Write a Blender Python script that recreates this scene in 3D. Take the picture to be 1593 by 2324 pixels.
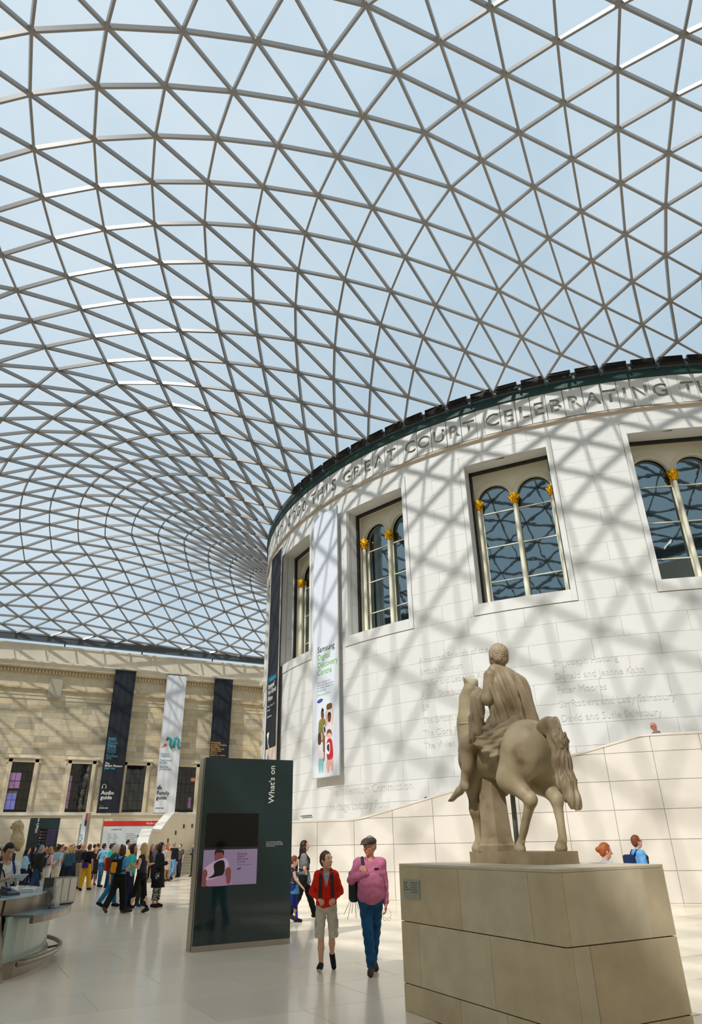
import bpy, bmesh, math, random
import numpy as np
from mathutils import Matrix, Vector

# ------------------------------------------------------------------ scene, camera, sky, sun
for o in list(bpy.data.objects): bpy.data.objects.remove(o)
scene = bpy.context.scene
COL = scene.collection
rad = math.radians
# World frame: X = long axis of the court (north), Y = west, Z up; origin on the axis of the drum.
CAMP = (-36.03, -32.12, 1.70); FPX = 1510.44; PITCH = rad(26.26); ROLL = rad(-1.1845); CYAW = rad(28.6)
_r0 = Vector((math.cos(CYAW), -math.sin(CYAW), 0)); _h0 = Vector((math.sin(CYAW), math.cos(CYAW), 0))
_f0 = _h0 * math.cos(PITCH) + Vector((0, 0, math.sin(PITCH))); _u0 = _r0.cross(_f0)
_xr = _r0 * math.cos(ROLL) + _u0 * math.sin(ROLL); _yr = -_r0 * math.sin(ROLL) + _u0 * math.cos(ROLL)
cam = bpy.data.cameras.new('camera'); camo = bpy.data.objects.new('camera', cam); COL.objects.link(camo)
cam.sensor_fit = 'HORIZONTAL'; cam.sensor_width = 36.0; cam.lens = 36.0 * FPX / 1593.0
cam.clip_start = 0.1; cam.clip_end = 600
mw = Matrix((_xr, _yr, -_f0)).transposed().to_4x4(); mw.translation = Vector(CAMP); camo.matrix_world = mw
scene.camera = camo

w = bpy.data.worlds.new('sky'); scene.world = w; w.use_nodes = True
nt = w.node_tree; nt.nodes.clear()
wo = nt.nodes.new('ShaderNodeOutputWorld'); wb = nt.nodes.new('ShaderNodeBackground')
tc = nt.nodes.new('ShaderNodeTexCoord'); no = nt.nodes.new('ShaderNodeTexNoise'); cr = nt.nodes.new('ShaderNodeValToRGB')
no.inputs['Scale'].default_value = 3.2; no.inputs['Detail'].default_value = 5; no.inputs['Roughness'].default_value = .55
cr.color_ramp.elements[0].position = .36; cr.color_ramp.elements[0].color = (.50, .64, .77, 1)
cr.color_ramp.elements[1].position = .66; cr.color_ramp.elements[1].color = (.66, .765, .86, 1)
nt.links.new(tc.outputs['Generated'], no.inputs['Vector']); nt.links.new(no.outputs['Fac'], cr.inputs['Fac'])
nt.links.new(cr.outputs['Color'], wb.inputs['Color']); nt.links.new(wb.outputs[0], wo.inputs['Surface'])
wb.inputs['Strength'].default_value = .97

SUN_PHI, SUN_EL = rad(28), rad(47)
sd = bpy.data.lights.new('sun', 'SUN'); so = bpy.data.objects.new('sun', sd); COL.objects.link(so)
sd.energy = 4.1; sd.angle = rad(1.15); sd.color = (1.0, .975, .945)
_tosun = Vector((-math.cos(SUN_PHI) * math.cos(SUN_EL), -math.sin(SUN_PHI) * math.cos(SUN_EL), math.sin(SUN_EL)))
so.rotation_euler = _tosun.to_track_quat('Z', 'Y').to_euler(); so.location = (-40, -30, 60)
vs = scene.view_settings
vs.view_transform = 'Standard'; vs.look = 'None'; vs.gamma = 1.0; vs.use_curve_mapping = False
vs.exposure = 0.0

# ------------------------------------------------------------------ helpers
def pray(px, py):
    x = (px - 796.5) / FPX; y = -(py - 1162.4) / FPX
    return (_f0 + _xr * x + _yr * y)
def at(px, py, z=0.0):
    d = pray(px, py); t = (z - CAMP[2]) / d.z
    return Vector(CAMP) + d * t
def tag(o, label=None, cat=None, group=None, kind=None):
    if label: o['label'] = label
    if cat: o['category'] = cat
    if group: o['group'] = group
    if kind: o['kind'] = kind
    return o
def empty(name, loc=(0, 0, 0), rz=0.0, parent=None):
    o = bpy.data.objects.new(name, None); COL.objects.link(o); o.empty_display_size = .2
    o.location = loc; o.rotation_euler = (0, 0, rz)
    if parent: o.parent = parent
    return o
def mesh_from(name, V, F, smooth=False):
    me = bpy.data.meshes.new(name); me.from_pydata([tuple(v) for v in V], [], [tuple(f) for f in F]); me.update()
    if smooth: me.polygons.foreach_set('use_smooth', [True] * len(me.polygons))
    return me
def link(name, me, mat=None, parent=None, loc=None, rz=None):
    o = bpy.data.objects.new(name, me); COL.objects.link(o)
    if mat is not None:
        if not me.materials: me.materials.append(mat)
        elif me.materials[0] is not mat:
            o.material_slots[0].link = 'OBJECT'; o.material_slots[0].material = mat
    if parent: o.parent = parent
    if loc is not None: o.location = loc
    if rz is not None: o.rotation_euler = (0, 0, rz)
    return o
class MB:
    def __init__(s): s.V = []; s.F = []; s.M = []
    def add(s, V, F, m=0):
        n = len(s.V); s.V += [tuple(v) for v in V]; s.F += [tuple(i + n for i in f) for f in F]; s.M += [m] * len(F); return s
    def box(s, a, b, m=0):
        x0, y0, z0 = a; x1, y1, z1 = b
        return s.add([(x0, y0, z0), (x1, y0, z0), (x1, y1, z0), (x0, y1, z0), (x0, y0, z1), (x1, y0, z1), (x1, y1, z1), (x0, y1, z1)],
                     [(0, 3, 2, 1), (4, 5, 6, 7), (0, 1, 5, 4), (1, 2, 6, 5), (2, 3, 7, 6), (3, 0, 4, 7)], m)
    def bbox(s, a, b, bev=.01, m=0):
        bm = bmesh.new(); bmesh.ops.create_cube(bm, size=1)
        for v in bm.verts:
            v.co = Vector([(a[i] + b[i]) / 2 + v.co[i] * (b[i] - a[i]) for i in range(3)])
        bmesh.ops.bevel(bm, geom=bm.edges[:], offset=bev, segments=1, affect='EDGES')
        bm.verts.index_update(); r = s.add([v.co[:] for v in bm.verts], [[v.index for v in f.verts] for f in bm.faces], m); bm.free(); return r
    def obox(s, M, dims, m=0):
        n = len(s.V); s.box((-dims[0] / 2, -dims[1] / 2, -dims[2] / 2), (dims[0] / 2, dims[1] / 2, dims[2] / 2), m)
        s.V[n:] = [tuple(M @ Vector(v)) for v in s.V[n:]]; return s
    def tube(s, pts, r, n=8, m=0, closed=False):
        pts = [Vector(p) for p in pts]; N = len(pts); base = len(s.V); rr = r if isinstance(r, (list, tuple)) else [r] * N
        up = Vector((0, 0, 1))
        for i, p in enumerate(pts):
            a = pts[max(i - 1, 0)]; b = pts[min(i + 1, N - 1)]; t = (b - a).normalized()
            ref = up if abs(t.z) < .9 else Vector((1, 0, 0))
            x = t.cross(ref).normalized(); y = t.cross(x).normalized()
            for k in range(n):
                an = 2 * math.pi * k / n; s.V.append(tuple(p + (x * math.cos(an) + y * math.sin(an)) * rr[i]))
        for i in range(N - 1):
            for k in range(n):
                k2 = (k + 1) % n
                s.F.append((base + i * n + k, base + i * n + k2, base + (i + 1) * n + k2, base + (i + 1) * n + k)); s.M.append(m)
        s.F.append(tuple(base + k for k in range(n))); s.M.append(m)
        s.F.append(tuple(base + (N - 1) * n + k for k in reversed(range(n)))); s.M.append(m)
        return s
    def lathe(s, prof, n=24, c=(0, 0), m=0, a0=0, a1=2 * math.pi):
        base = len(s.V); full = abs(a1 - a0 - 2 * math.pi) < 1e-6; cols = n if full else n + 1
        for k in range(cols):
            an = a0 + (a1 - a0) * k / n
            for r, z in prof: s.V.append((c[0] + r * math.cos(an), c[1] + r * math.sin(an), z))
        P = len(prof)
        for k in range(n):
            k2 = (k + 1) % cols
            for j in range(P - 1):
                s.F.append((base + k * P + j, base + k2 * P + j, base + k2 * P + j + 1, base + k * P + j + 1)); s.M.append(m)
        return s
    def prism(s, pts, h0, h1, axis='z', m=0):
        n = len(pts)
        def mk(p, h): return (p[0], p[1], h) if axis == 'z' else ((p[0], h, p[1]) if axis == 'y' else (h, p[0], p[1]))
        V = [mk(p, h0) for p in pts] + [mk(p, h1) for p in pts]
        F = [tuple(range(n - 1, -1, -1)), tuple(range(n, 2 * n))] + [(i, (i + 1) % n, n + (i + 1) % n, n + i) for i in range(n)]
        return s.add(V, F, m)
    def mesh(s, name, smooth=False, mats=None):
        me = mesh_from(name, s.V, s.F, smooth)
        if mats:
            for mt in mats: me.materials.append(mt)
            me.polygons.foreach_set('material_index', s.M)
        bm = bmesh.new(); bm.from_mesh(me); bmesh.ops.recalc_face_normals(bm, faces=bm.faces[:]); bm.to_mesh(me); bm.free()
        return me
    def obj(s, name, mat=None, parent=None, loc=None, rz=None, smooth=False, mats=None):
        return link(name, s.mesh(name, smooth, mats), mat if not mats else None, parent, loc, rz)

MATS = {}
def mat(name, col, rough=.6, metal=0.0, var=.0, scale=8.0, bump=0.0, col2=None, spec=.5, coat=0.0, emis=None, estr=0.0, detail=4, randv=0.0, streak=None):
    """principled surface; var = noise variation of the colour, col2 = second noise colour, randv = per-object tone"""
    if name in MATS: return MATS[name]
    m = bpy.data.materials.new(name); m.use_nodes = True; t = m.node_tree; b = t.nodes['Principled BSDF']
    b.inputs['Roughness'].default_value = rough; b.inputs['Metallic'].default_value = metal
    b.inputs['Specular IOR Level'].default_value = spec; b.inputs['Coat Weight'].default_value = coat; b.inputs['Coat Roughness'].default_value = .08
    c = (*col, 1); b.inputs['Base Color'].default_value = c
    src = None
    if var or col2 or bump:
        tc = t.nodes.new('ShaderNodeTexCoord'); n = t.nodes.new('ShaderNodeTexNoise'); n.inputs['Scale'].default_value = scale; n.inputs['Detail'].default_value = detail
        if streak:
            mp = t.nodes.new('ShaderNodeMapping'); mp.inputs['Scale'].default_value = streak
            t.links.new(tc.outputs['Object'], mp.inputs['Vector']); t.links.new(mp.outputs[0], n.inputs['Vector'])
        else: t.links.new(tc.outputs['Object'], n.inputs['Vector'])
        if var or col2:
            r = t.nodes.new('ShaderNodeValToRGB'); r.color_ramp.elements[0].position = .3; r.color_ramp.elements[1].position = .7
            r.color_ramp.elements[0].color = tuple(x * (1 - var) for x in col) + (1,)
            r.color_ramp.elements[1].color = (*(col2 if col2 else tuple(min(1, x * (1 + var)) for x in col)), 1)
            t.links.new(n.outputs['Fac'], r.inputs['Fac']); src = r.outputs['Color']
        if bump:
            bp = t.nodes.new('ShaderNodeBump'); bp.inputs['Strength'].default_value = bump; bp.inputs['Distance'].default_value = .02
            t.links.new(n.outputs['Fac'], bp.inputs['Height']); t.links.new(bp.outputs[0], b.inputs['Normal'])
    if randv:
        oi = t.nodes.new('ShaderNodeObjectInfo'); mr = t.nodes.new('ShaderNodeMapRange'); mr.inputs['To Min'].default_value = 1 - randv; mr.inputs['To Max'].default_value = 1 + randv * .6
        t.links.new(oi.outputs['Random'], mr.inputs['Value'])
        mx = t.nodes.new('ShaderNodeMix'); mx.data_type = 'RGBA'; mx.blend_type = 'MULTIPLY'; mx.inputs['Factor'].default_value = 1
        cb = t.nodes.new('ShaderNodeCombineColor')
        for i in range(3): t.links.new(mr.outputs[0], cb.inputs[i])
        if src: t.links.new(src, mx.inputs['A'])
        else: mx.inputs['A'].default_value = c
        t.links.new(cb.outputs[0], mx.inputs['B']); src = mx.outputs['Result']
    if src: t.links.new(src, b.inputs['Base Color'])
    if emis: b.inputs['Emission Color'].default_value = (*emis, 1); b.inputs['Emission Strength'].default_value = estr
    MATS[name] = m; return m
def srgb(r, g, b):
    f = lambda c: (c / 255 / 12.92) if c / 255 <= .04045 else ((c / 255 + .055) / 1.055) ** 2.4
    return (f(r), f(g), f(b))
def fab(r, g, b, rough=.85):
    return mat('fabric_%d_%d_%d' % (r, g, b), srgb(r, g, b), rough, var=.12, scale=30, spec=.25)

# text ------------------------------------------------------------------
_TX = {}
TMP = bpy.data.scenes.new('lettering_bench')                       # scratch scene: keeps the evaluation of lettering quick; removed at the end
def tmp_dg(ob):
    TMP.collection.objects.link(ob); vl = TMP.view_layers[0]; vl.update(); return vl.depsgraph
def text_geo(s, size=1.0, depth=.004, bold=0.0, align='LEFT', spacing=1.0, res=2):
    """flat lettering in the XY plane, baseline at y=0; returns vertex and face lists"""
    key = (s, size, depth, bold, align, spacing, res)
    if key in _TX: return _TX[key]
    cu = bpy.data.curves.new('lettering', 'FONT'); cu.body = s; cu.size = size; cu.extrude = depth / 2; cu.offset = bold
    cu.align_x = align; cu.resolution_u = res; cu.space_character = spacing
    ob = bpy.data.objects.new('lettering', cu); dg = tmp_dg(ob); me = bpy.data.meshes.new_from_object(ob.evaluated_get(dg))
    V = [tuple(v.co) for v in me.vertices]; F = [tuple(p.vertices) for p in me.polygons]
    bpy.data.objects.remove(ob); bpy.data.curves.remove(cu); bpy.data.meshes.remove(me)
    _TX[key] = (V, F); return V, F
def put_text(name, s, M, size, material, parent=None, **kw):
    """lettering placed by the matrix M (local x = reading direction, y = up, z = out of the surface)"""
    V, F = text_geo(s, size, **kw)
    if parent is not None: M = parent.matrix_basis.inverted() @ M if parent.parent is None else M
    me = mesh_from(name, [M @ Vector(v) for v in V], F); return link(name, me, material, parent)
def frame(o, x, y):
    """matrix whose x axis is reading direction and y axis up"""
    x = Vector(x).normalized(); y = Vector(y).normalized(); z = x.cross(y)
    M = Matrix((x, y, z)).transposed().to_4x4(); M.translation = Vector(o); return M

# signed-distance sculpting ------------------------------------------------------------------
def smin(a, b, k):
    if k <= 0: return np.minimum(a, b)
    h = np.clip(.5 + .5 * (b - a) / k, 0, 1); return b * (1 - h) + a * h - k * h * (1 - h)
def cone(a, b, ra, rb=None):
    a = np.array(a, np.float32); b = np.array(b, np.float32); rb = ra if rb is None else rb; ba = b - a; L = float(ba @ ba) + 1e-9
    def f(P):
        pa = P - a; h = np.clip(pa @ ba / L, 0, 1); q = pa - h[:, None] * ba
        return np.sqrt((q * q).sum(1)) - (ra + (rb - ra) * h)
    return f
def ell(c, r, R=None):
    c = np.array(c, np.float32); r = np.array(r, np.float32)
    def f(P):
        q = P - c
        if R is not None: q = q @ R
        q = q / r; k0 = np.sqrt((q * q).sum(1)) + 1e-6; q = q / r; k1 = np.sqrt((q * q).sum(1)) + 1e-6
        return k0 * (k0 - 1) / k1
    return f
def rbox(c, h, r=.01, R=None):
    c = np.array(c, np.float32); h = np.array(h, np.float32) - r
    def f(P):
        q = P - c
        if R is not None: q = q @ R
        q = np.abs(q) - h; return np.sqrt((np.maximum(q, 0) ** 2).sum(1)) + np.minimum(q.max(1), 0) - r
    return f
def roty(a): c, s = math.cos(a), math.sin(a); return np.array([[c, 0, s], [0, 1, 0], [-s, 0, c]], np.float32)
def rotz(a): c, s = math.cos(a), math.sin(a); return np.array([[c, -s, 0], [s, c, 0], [0, 0, 1]], np.float32)
def rotx(a): c, s = math.cos(a), math.sin(a); return np.array([[1, 0, 0], [0, c, -s], [0, s, c]], np.float32)
def union(prims, k):
    def f(P):
        d = None
        for p in prims:
            kk = k
            if isinstance(p, tuple): p, kk = p
            e = p(P); d = e if d is None else smin(d, e, kk)
        return d
    return f
def snet(f, lo, hi, h):
    """naive surface nets: signed distance -> smooth quad mesh"""
    lo = np.array(lo, float); hi = np.array(hi, float); B = 4
    nb_ = np.maximum(np.ceil(((hi - lo) / h + 1) / B).astype(int), 1); n = nb_ * B
    cc = np.stack(np.meshgrid(*[lo[i] + h * (B * np.arange(nb_[i]) + (B - 1) / 2) for i in range(3)], indexing='ij'), -1).reshape(-1, 3).astype(np.float32)
    Dc = f(cc); act_b = np.argwhere((np.abs(Dc) < h * B * 1.35).reshape(nb_))
    D = np.repeat(np.repeat(np.repeat(Dc.reshape(nb_), B, 0), B, 1), B, 2).astype(np.float32)
    off = np.stack(np.meshgrid(*[np.arange(B)] * 3, indexing='ij'), -1).reshape(-1, 3)
    ii = (act_b[:, None, :] * B + off[None]).reshape(-1, 3)
    g = (lo + h * ii).astype(np.float32); vals = np.empty(len(g), np.float32); ch = 300000
    for i in range(0, len(g), ch): vals[i:i + ch] = f(g[i:i + ch])
    D[ii[:, 0], ii[:, 1], ii[:, 2]] = vals
    S = D < 0
    c = n - 1; cnt = np.zeros(c, np.int32); acc = np.zeros((*c, 3), np.float32)
    corners = [(i, j, k) for i in (0, 1) for j in (0, 1) for k in (0, 1)]
    sl = lambda A, o: A[o[0]:o[0] + c[0], o[1]:o[1] + c[1], o[2]:o[2] + c[2]]
    for a in corners:
        for ax in range(3):
            if a[ax] == 0:
                b = list(a); b[ax] = 1; b = tuple(b)
                da = sl(D, a); db = sl(D, b); m = (da < 0) != (db < 0)
                t = np.where(m, da / np.where(m, da - db, 1), 0)
                for q in range(3): acc[..., q] += np.where(m, a[q] + (t if q == ax else 0), 0)
                cnt += m
    act = cnt > 0; idx = -np.ones(c, np.int64); idx[act] = np.arange(act.sum())
    base = np.argwhere(act); V = lo + h * (base + acc[act] / cnt[act][:, None])
    F = []
    for ax in range(3):
        o = [x for x in range(3) if x != ax]; u, v = o
        A = S; sh = list(n); 
        s0 = [slice(None)] * 3; s1 = [slice(None)] * 3; s0[ax] = slice(0, n[ax] - 1); s1[ax] = slice(1, n[ax])
        for q in (u, v): s0[q] = slice(1, n[q] - 1); s1[q] = slice(1, n[q] - 1)
        a = A[tuple(s0)]; b = A[tuple(s1)]; m = np.argwhere(a != b)
        if len(m) == 0: continue
        neg = a[tuple(m.T)]
        m = m.copy(); m[:, u] += 1; m[:, v] += 1
        def g_(du, dv):
            q = m.copy(); q[:, u] -= du; q[:, v] -= dv; return idx[tuple(q.T)]
        Q = np.stack([g_(0, 0), g_(1, 0), g_(1, 1), g_(0, 1)], 1)
        flip = neg if ax != 1 else ~neg
        Q[~flip] = Q[~flip][:, ::-1]; F.append(Q)
    F = np.concatenate(F); F = F[(F >= 0).all(1)]
    return V, F
def np_mesh(name, V, F):
    me = bpy.data.meshes.new(name); V = np.asarray(V, np.float32); F = np.asarray(F, np.int32); k = F.shape[1]
    me.vertices.add(len(V)); me.vertices.foreach_set('co', V.ravel())
    me.loops.add(F.size); me.loops.foreach_set('vertex_index', F.ravel())
    me.polygons.add(len(F)); me.polygons.foreach_set('loop_start', np.arange(0, F.size, k)); me.polygons.foreach_set('use_smooth', np.ones(len(F), bool))
    me.update(calc_edges=True); me.validate(); return me
def sculpt(name, f, lo, hi, h): return np_mesh(name, *snet(f, lo, hi, h))

# ------------------------------------------------------------------ materials of the setting
STONE_W = mat('white_portland_stone', srgb(231, 229, 225), .55, var=.025, scale=1.2, randv=.035, spec=.3)
STONE_LOW = mat('cream_limestone_panel', srgb(230, 222, 212), .45, var=.04, scale=1.5, randv=.05, spec=.35)
JOINT = mat('stone_joint', srgb(196, 191, 183), .9)
STEEL = mat('painted_grey_steel', srgb(138, 134, 130), .30, metal=.45, spec=.5)
EDGE = mat('dark_edge_beam', srgb(88, 98, 104), .5)
GREEN = mat('dark_green_band', srgb(24, 62, 56), .45)
FIN = mat('dark_bronze_fins', srgb(74, 68, 60), .45, metal=.6)
BEIGE = [mat('old_stone_%d' % i, srgb(*c), .8, var=.10, scale=2.5, spec=.2) for i, c in enumerate([(218, 204, 176), (208, 193, 164), (198, 184, 158), (224, 204, 168), (186, 175, 154)])]
BEIGE_P = mat('old_stone_plain', srgb(230, 219, 198), .8, var=.08, scale=.8, spec=.2)
BEIGE_D = mat('old_stone_moulding', srgb(208, 189, 154), .8, var=.12, scale=1.5, spec=.2)
DARKW = mat('dark_window_frame', srgb(26, 26, 26), .4)
CREAM = mat('cream_window_paint', srgb(235, 228, 205), .5)
GOLD = mat('gilded_capital', srgb(246, 186, 24), .30, metal=.5, bump=.4, scale=60)
FLOORM = mat('polished_limestone', srgb(250, 234, 210), .30, var=.04, scale=.7, randv=.05, spec=.5, coat=.3)
FLOORJ = mat('floor_joint', srgb(236, 219, 194), .30, var=.04, scale=.7, spec=.5, coat=.3)

def glass_roof_mat():
    m = bpy.data.materials.new('fritted_roof_glass'); m.use_nodes = True; t = m.node_tree; t.nodes.clear()
    o = t.nodes.new('ShaderNodeOutputMaterial'); tr = t.nodes.new('ShaderNodeBsdfTransparent'); tr.inputs[0].default_value = (.945, .957, .955, 1)
    tl = t.nodes.new('ShaderNodeBsdfTranslucent'); tl.inputs[0].default_value = (.9, .95, .97, 1)
    gl = t.nodes.new('ShaderNodeBsdfGlossy'); gl.inputs['Roughness'].default_value = .05
    m1 = t.nodes.new('ShaderNodeMixShader'); m1.inputs[0].default_value = .07
    fr = t.nodes.new('ShaderNodeLayerWeight'); fr.inputs[0].default_value = .12
    mu = t.nodes.new('ShaderNodeMath'); mu.operation = 'MULTIPLY'; mu.inputs[1].default_value = .10
    m2 = t.nodes.new('ShaderNodeMixShader')
    t.links.new(tr.outputs[0], m1.inputs[1]); t.links.new(tl.outputs[0], m1.inputs[2])
    t.links.new(fr.outputs['Facing'], mu.inputs[0]); t.links.new(mu.outputs[0], m2.inputs[0]); t.links.new(m1.outputs[0], m2.inputs[1]); t.links.new(gl.outputs[0], m2.inputs[2])
    t.links.new(m2.outputs[0], o.inputs[0]); return m
GLASSR = glass_roof_mat()
def mirror_glass(name, col, rough=.02, dark=(.01, .014, .015), fac=.55):
    m = bpy.data.materials.new(name); m.use_nodes = True; t = m.node_tree; t.nodes.clear()
    o = t.nodes.new('ShaderNodeOutputMaterial'); d = t.nodes.new('ShaderNodeBsdfDiffuse'); d.inputs[0].default_value = (*dark, 1)
    g = t.nodes.new('ShaderNodeBsdfGlossy'); g.inputs[0].default_value = (*col, 1); g.inputs['Roughness'].default_value = rough
    x = t.nodes.new('ShaderNodeMixShader'); x.inputs[0].default_value = fac
    n = t.nodes.new('ShaderNodeTexNoise'); n.inputs['Scale'].default_value = 1.1; bp = t.nodes.new('ShaderNodeBump'); bp.inputs['Strength'].default_value = .06; bp.inputs['Distance'].default_value = .05
    tc = t.nodes.new('ShaderNodeTexCoord'); t.links.new(tc.outputs['Object'], n.inputs[0]); t.links.new(n.outputs[0], bp.inputs['Height']); t.links.new(bp.outputs[0], g.inputs['Normal'])
    t.links.new(d.outputs[0], x.inputs[1]); t.links.new(g.outputs[0], x.inputs[2]); t.links.new(x.outputs[0], o.inputs[0]); return m
FRIEZE = mat('white_frieze_stone', srgb(232, 230, 225), .55, var=.02, scale=1.2, spec=.3)
DRUMGLASS = mirror_glass('drum_window_glass', (.30, .39, .43), fac=.62)

# ------------------------------------------------------------------ glass roof
RB, RCN, RDS, RRIM = 36.625, 51.125, 46.025, 22.2
RP = [0.3715, -0.1678, 0.3739, -0.2029, -0.4132, -0.0267, -0.152, 0.048, -0.9641, -0.6264, 0.2661, -0.0402, -1.1376, -0.2181, -0.1378, 0.0751, 20.2784, 19.9449, 23.032, -1.8924, -2.5425, 22.6751, 11.4186]
RC = [[9,17],[10,16],[11,15],[12,14],[13,13],[14,12],[15,11],[16,10],[17,9],[18,8],[19,7],[8,16],[9,15],[10,14],[11,13],[12,12],[13,11],[14,10],[15,9],[16,8],[17,7],[18,6],[19,5],[7,15],[8,14],[9,13],[10,12],[11,11],[12,10],[6,14],[7,13],[8,12],[9,11],[10,10],[11,9],[5,13],[6,12],[7,11],[8,10],[9,9],[10,8],[14,14],[15,13],[16,12],[17,11],[18,10],[19,9],[17,13],[18,12],[19,11],[4,12],[3,11],[2,10],[1,9],[0,8],[-1,7],[-2,6],[-3,5],[-4,4],[-5,3],[-6,2],[-7,1],[-2,8],[-3,9],[-4,10],[-5,11],[-6,12],[-7,13],[-8,14],[-9,15],[-10,16],[-11,17],[-12,18],[-13,19],[-14,20],[-15,21],[-16,22],[-17,23],[-18,24],[-19,25],[-20,26],[-21,27],[17,5],[17,3],[17,1],[13,1],[15,1],[19,1],[-18,30],[-19,29],[-20,28],[-21,27],[-22,26],[-23,25],[-24,24],[-25,23],[-26,22],[-19,27],[-19,25],[-19,23],[-19,21],[-19,19],[-19,17],[-19,15],[-19,13],[-19,11],[-19,9],[-19,7],[-22,24],[-22,22],[-22,20],[-22,18],[-22,16],[-22,14],[-22,12],[-22,10]]
RW = [[-0.01,-0.01],[0.0,-0.04],[0.0,-0.0],[0.01,0.04],[0.05,0.06],[0.11,0.15],[-0.03,-0.01],[-0.08,-0.11],[-0.08,-0.12],[0.03,-0.02],[0.09,0.13],[0.04,-0.04],[0.01,0.02],[0.0,-0.01],[0.0,-0.01],[0.03,0.06],[0.07,0.09],[0.12,0.19],[-0.02,0.0],[-0.1,-0.13],[-0.13,-0.12],[-0.08,-0.06],[0.03,0.11],[-0.01,0.02],[0.01,-0.05],[0.0,-0.02],[0.04,0.0],[0.08,0.0],[0.04,0.02],[-0.01,-0.01],[-0.06,0.02],[-0.03,-0.03],[-0.03,-0.03],[0.02,0.0],[0.06,0.04],[-0.05,-0.01],[-0.13,0.03],[-0.14,-0.0],[-0.1,-0.05],[-0.04,-0.06],[0.04,-0.07],[0.11,0.16],[-0.1,-0.05],[-0.15,-0.16],[-0.09,-0.14],[0.02,0.0],[0.17,0.18],[-0.13,-0.17],[0.04,-0.02],[0.19,0.22],[-0.09,0.02],[-0.04,-0.04],[0.07,-0.0],[0.32,-0.03],[0.7,0.05],[0.07,0.08],[-0.19,0.01],[-0.26,-0.01],[-0.2,-0.05],[-0.13,-0.1],[0.04,-0.15],[0.25,-0.13],[-0.06,0.05],[-0.1,0.06],[-0.1,0.06],[-0.08,0.07],[-0.02,0.06],[-0.02,-0.02],[0.03,-0.01],[0.03,-0.07],[0.0,-0.07],[-0.01,-0.09],[0.03,-0.14],[0.14,-0.3],[0.38,-0.53],[0.09,-0.18],[-0.09,0.13],[-0.15,0.21],[-0.11,0.01],[-0.02,-0.06],[0.02,-0.12],[0.06,0.12],[-0.1,-0.11],[-0.08,-0.04],[0.02,0.03],[0.09,0.06],[0.08,0.05],[0.06,0.17],[-0.01,0.06],[0.01,0.07],[-0.03,0.03],[0.05,0.07],[0.06,0.13],[0.06,0.15],[-0.03,0.15],[-0.11,0.24],[-0.08,0.37],[-0.05,-0.06],[-0.02,-0.07],[-0.1,0.12],[-0.11,0.36],[-0.14,0.56],[-0.14,0.6],[-0.14,0.55],[-0.13,0.49],[-0.09,0.38],[-0.15,0.25],[-0.12,0.05],[0.06,-0.33],[0.08,-0.56],[0.1,-0.57],[0.09,-0.49],[0.11,-0.43],[0.13,-0.37],[0.23,-0.29],[0.22,-0.23]]

def r_edge(k):
    k = ((k + 60) % 120) - 60; a = abs(k); sg = -1 if k > 0 else 1
    if a <= 14: return (-RDS, sg * RB * a / 14.)
    if a <= 46: return (float(np.interp(a, [14, 18, 26, 46], [-RDS, -34.7, -11.0, RCN])), sg * RB)
    return (RCN, sg * RB * (60 - a) / 14.)
def r_len(k):
    a = abs(((k + 60) % 120) - 60)
    return 10 + a / 2 if a <= 14 else 17 - (a - 14) / 2 if a <= 30 else 9 + (a - 30) / 2 if a <= 46 else 17 - (a - 46) / 2
def r_surf(U, V):
    q = RP[16:]; r = math.hypot(U, V)
    psi = (1 - V / RB) * (1 + V / RB) * (1 - U / RCN) * (1 + U / RDS); g = max(1 - RRIM / r, 0); al = g * max(psi, 0)
    den = (1 - RRIM * V / (r * RB)) * (1 + RRIM * V / (r * RB)) * (1 - RRIM * U / (r * RCN)) * (1 + RRIM * U / (r * RDS))
    eta = min(max(psi / den, 0), 1); c2 = 2 * (U / r) ** 2 - 1
    return q[0] * eta + q[1] * (1 - eta) + al * (q[2] + q[3] * c2 + q[4] * (2 * c2 * c2 - 1) + q[5] * g + q[6] * g * c2)
_rc = np.array(RC, float); _rw = np.array(RW)
def r_node(k, s):
    a = ((k + 60) % 120) - 60; m = abs(a); sg = 1 if a >= 0 else -1; north = m > 30; kk = 60 - m if north else m
    t = s / r_len(k); B = r_edge(k); rB = math.hypot(*B); th0 = -180 + 3 * a
    ed = (math.degrees(math.atan2(B[1], B[0])) - th0 + 180) % 360 - 180; x = math.pi * kk / 30; ct = RP[:8]; cd = RP[8:16]; w = t * (1 - t)
    tr = t + w * (sum(ct[j] * math.cos(j * x) for j in range(4)) + (1 - 2 * t) * sum(ct[4 + j] * math.cos(j * x) for j in range(4)))
    f = w * (sum(cd[j] * math.sin((j + 1) * x) for j in range(4)) + (1 - 2 * t) * sum(cd[4 + j] * math.sin((j + 1) * x) for j in range(4)))
    dth = ed * t + sg * (-f if north else f) * 10; r = RRIM + (rB - RRIM) * tr; th = rad(th0 + dth); U, V = r * math.cos(th), r * math.sin(th)
    z = r_surf(U, V); mm = min(1, 6 * t) * min(1, 8 * (1 - t))
    kv = np.exp(-((np.array([a, 2 * s]) - _rc) ** 2).sum(1) / 50.) @ _rw * mm
    return Vector((U + kv[0], V + kv[1], z))
RN = {}
for k in range(-60, 60):
    s = 0 if k % 2 == 0 else 1
    while s <= 2 * r_len(k) + 1e-6: RN[(k, s)] = r_node(k, s / 2); s += 2
wrap = lambda k: ((k + 60) % 120) - 60
bars = []; tris = []
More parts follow.
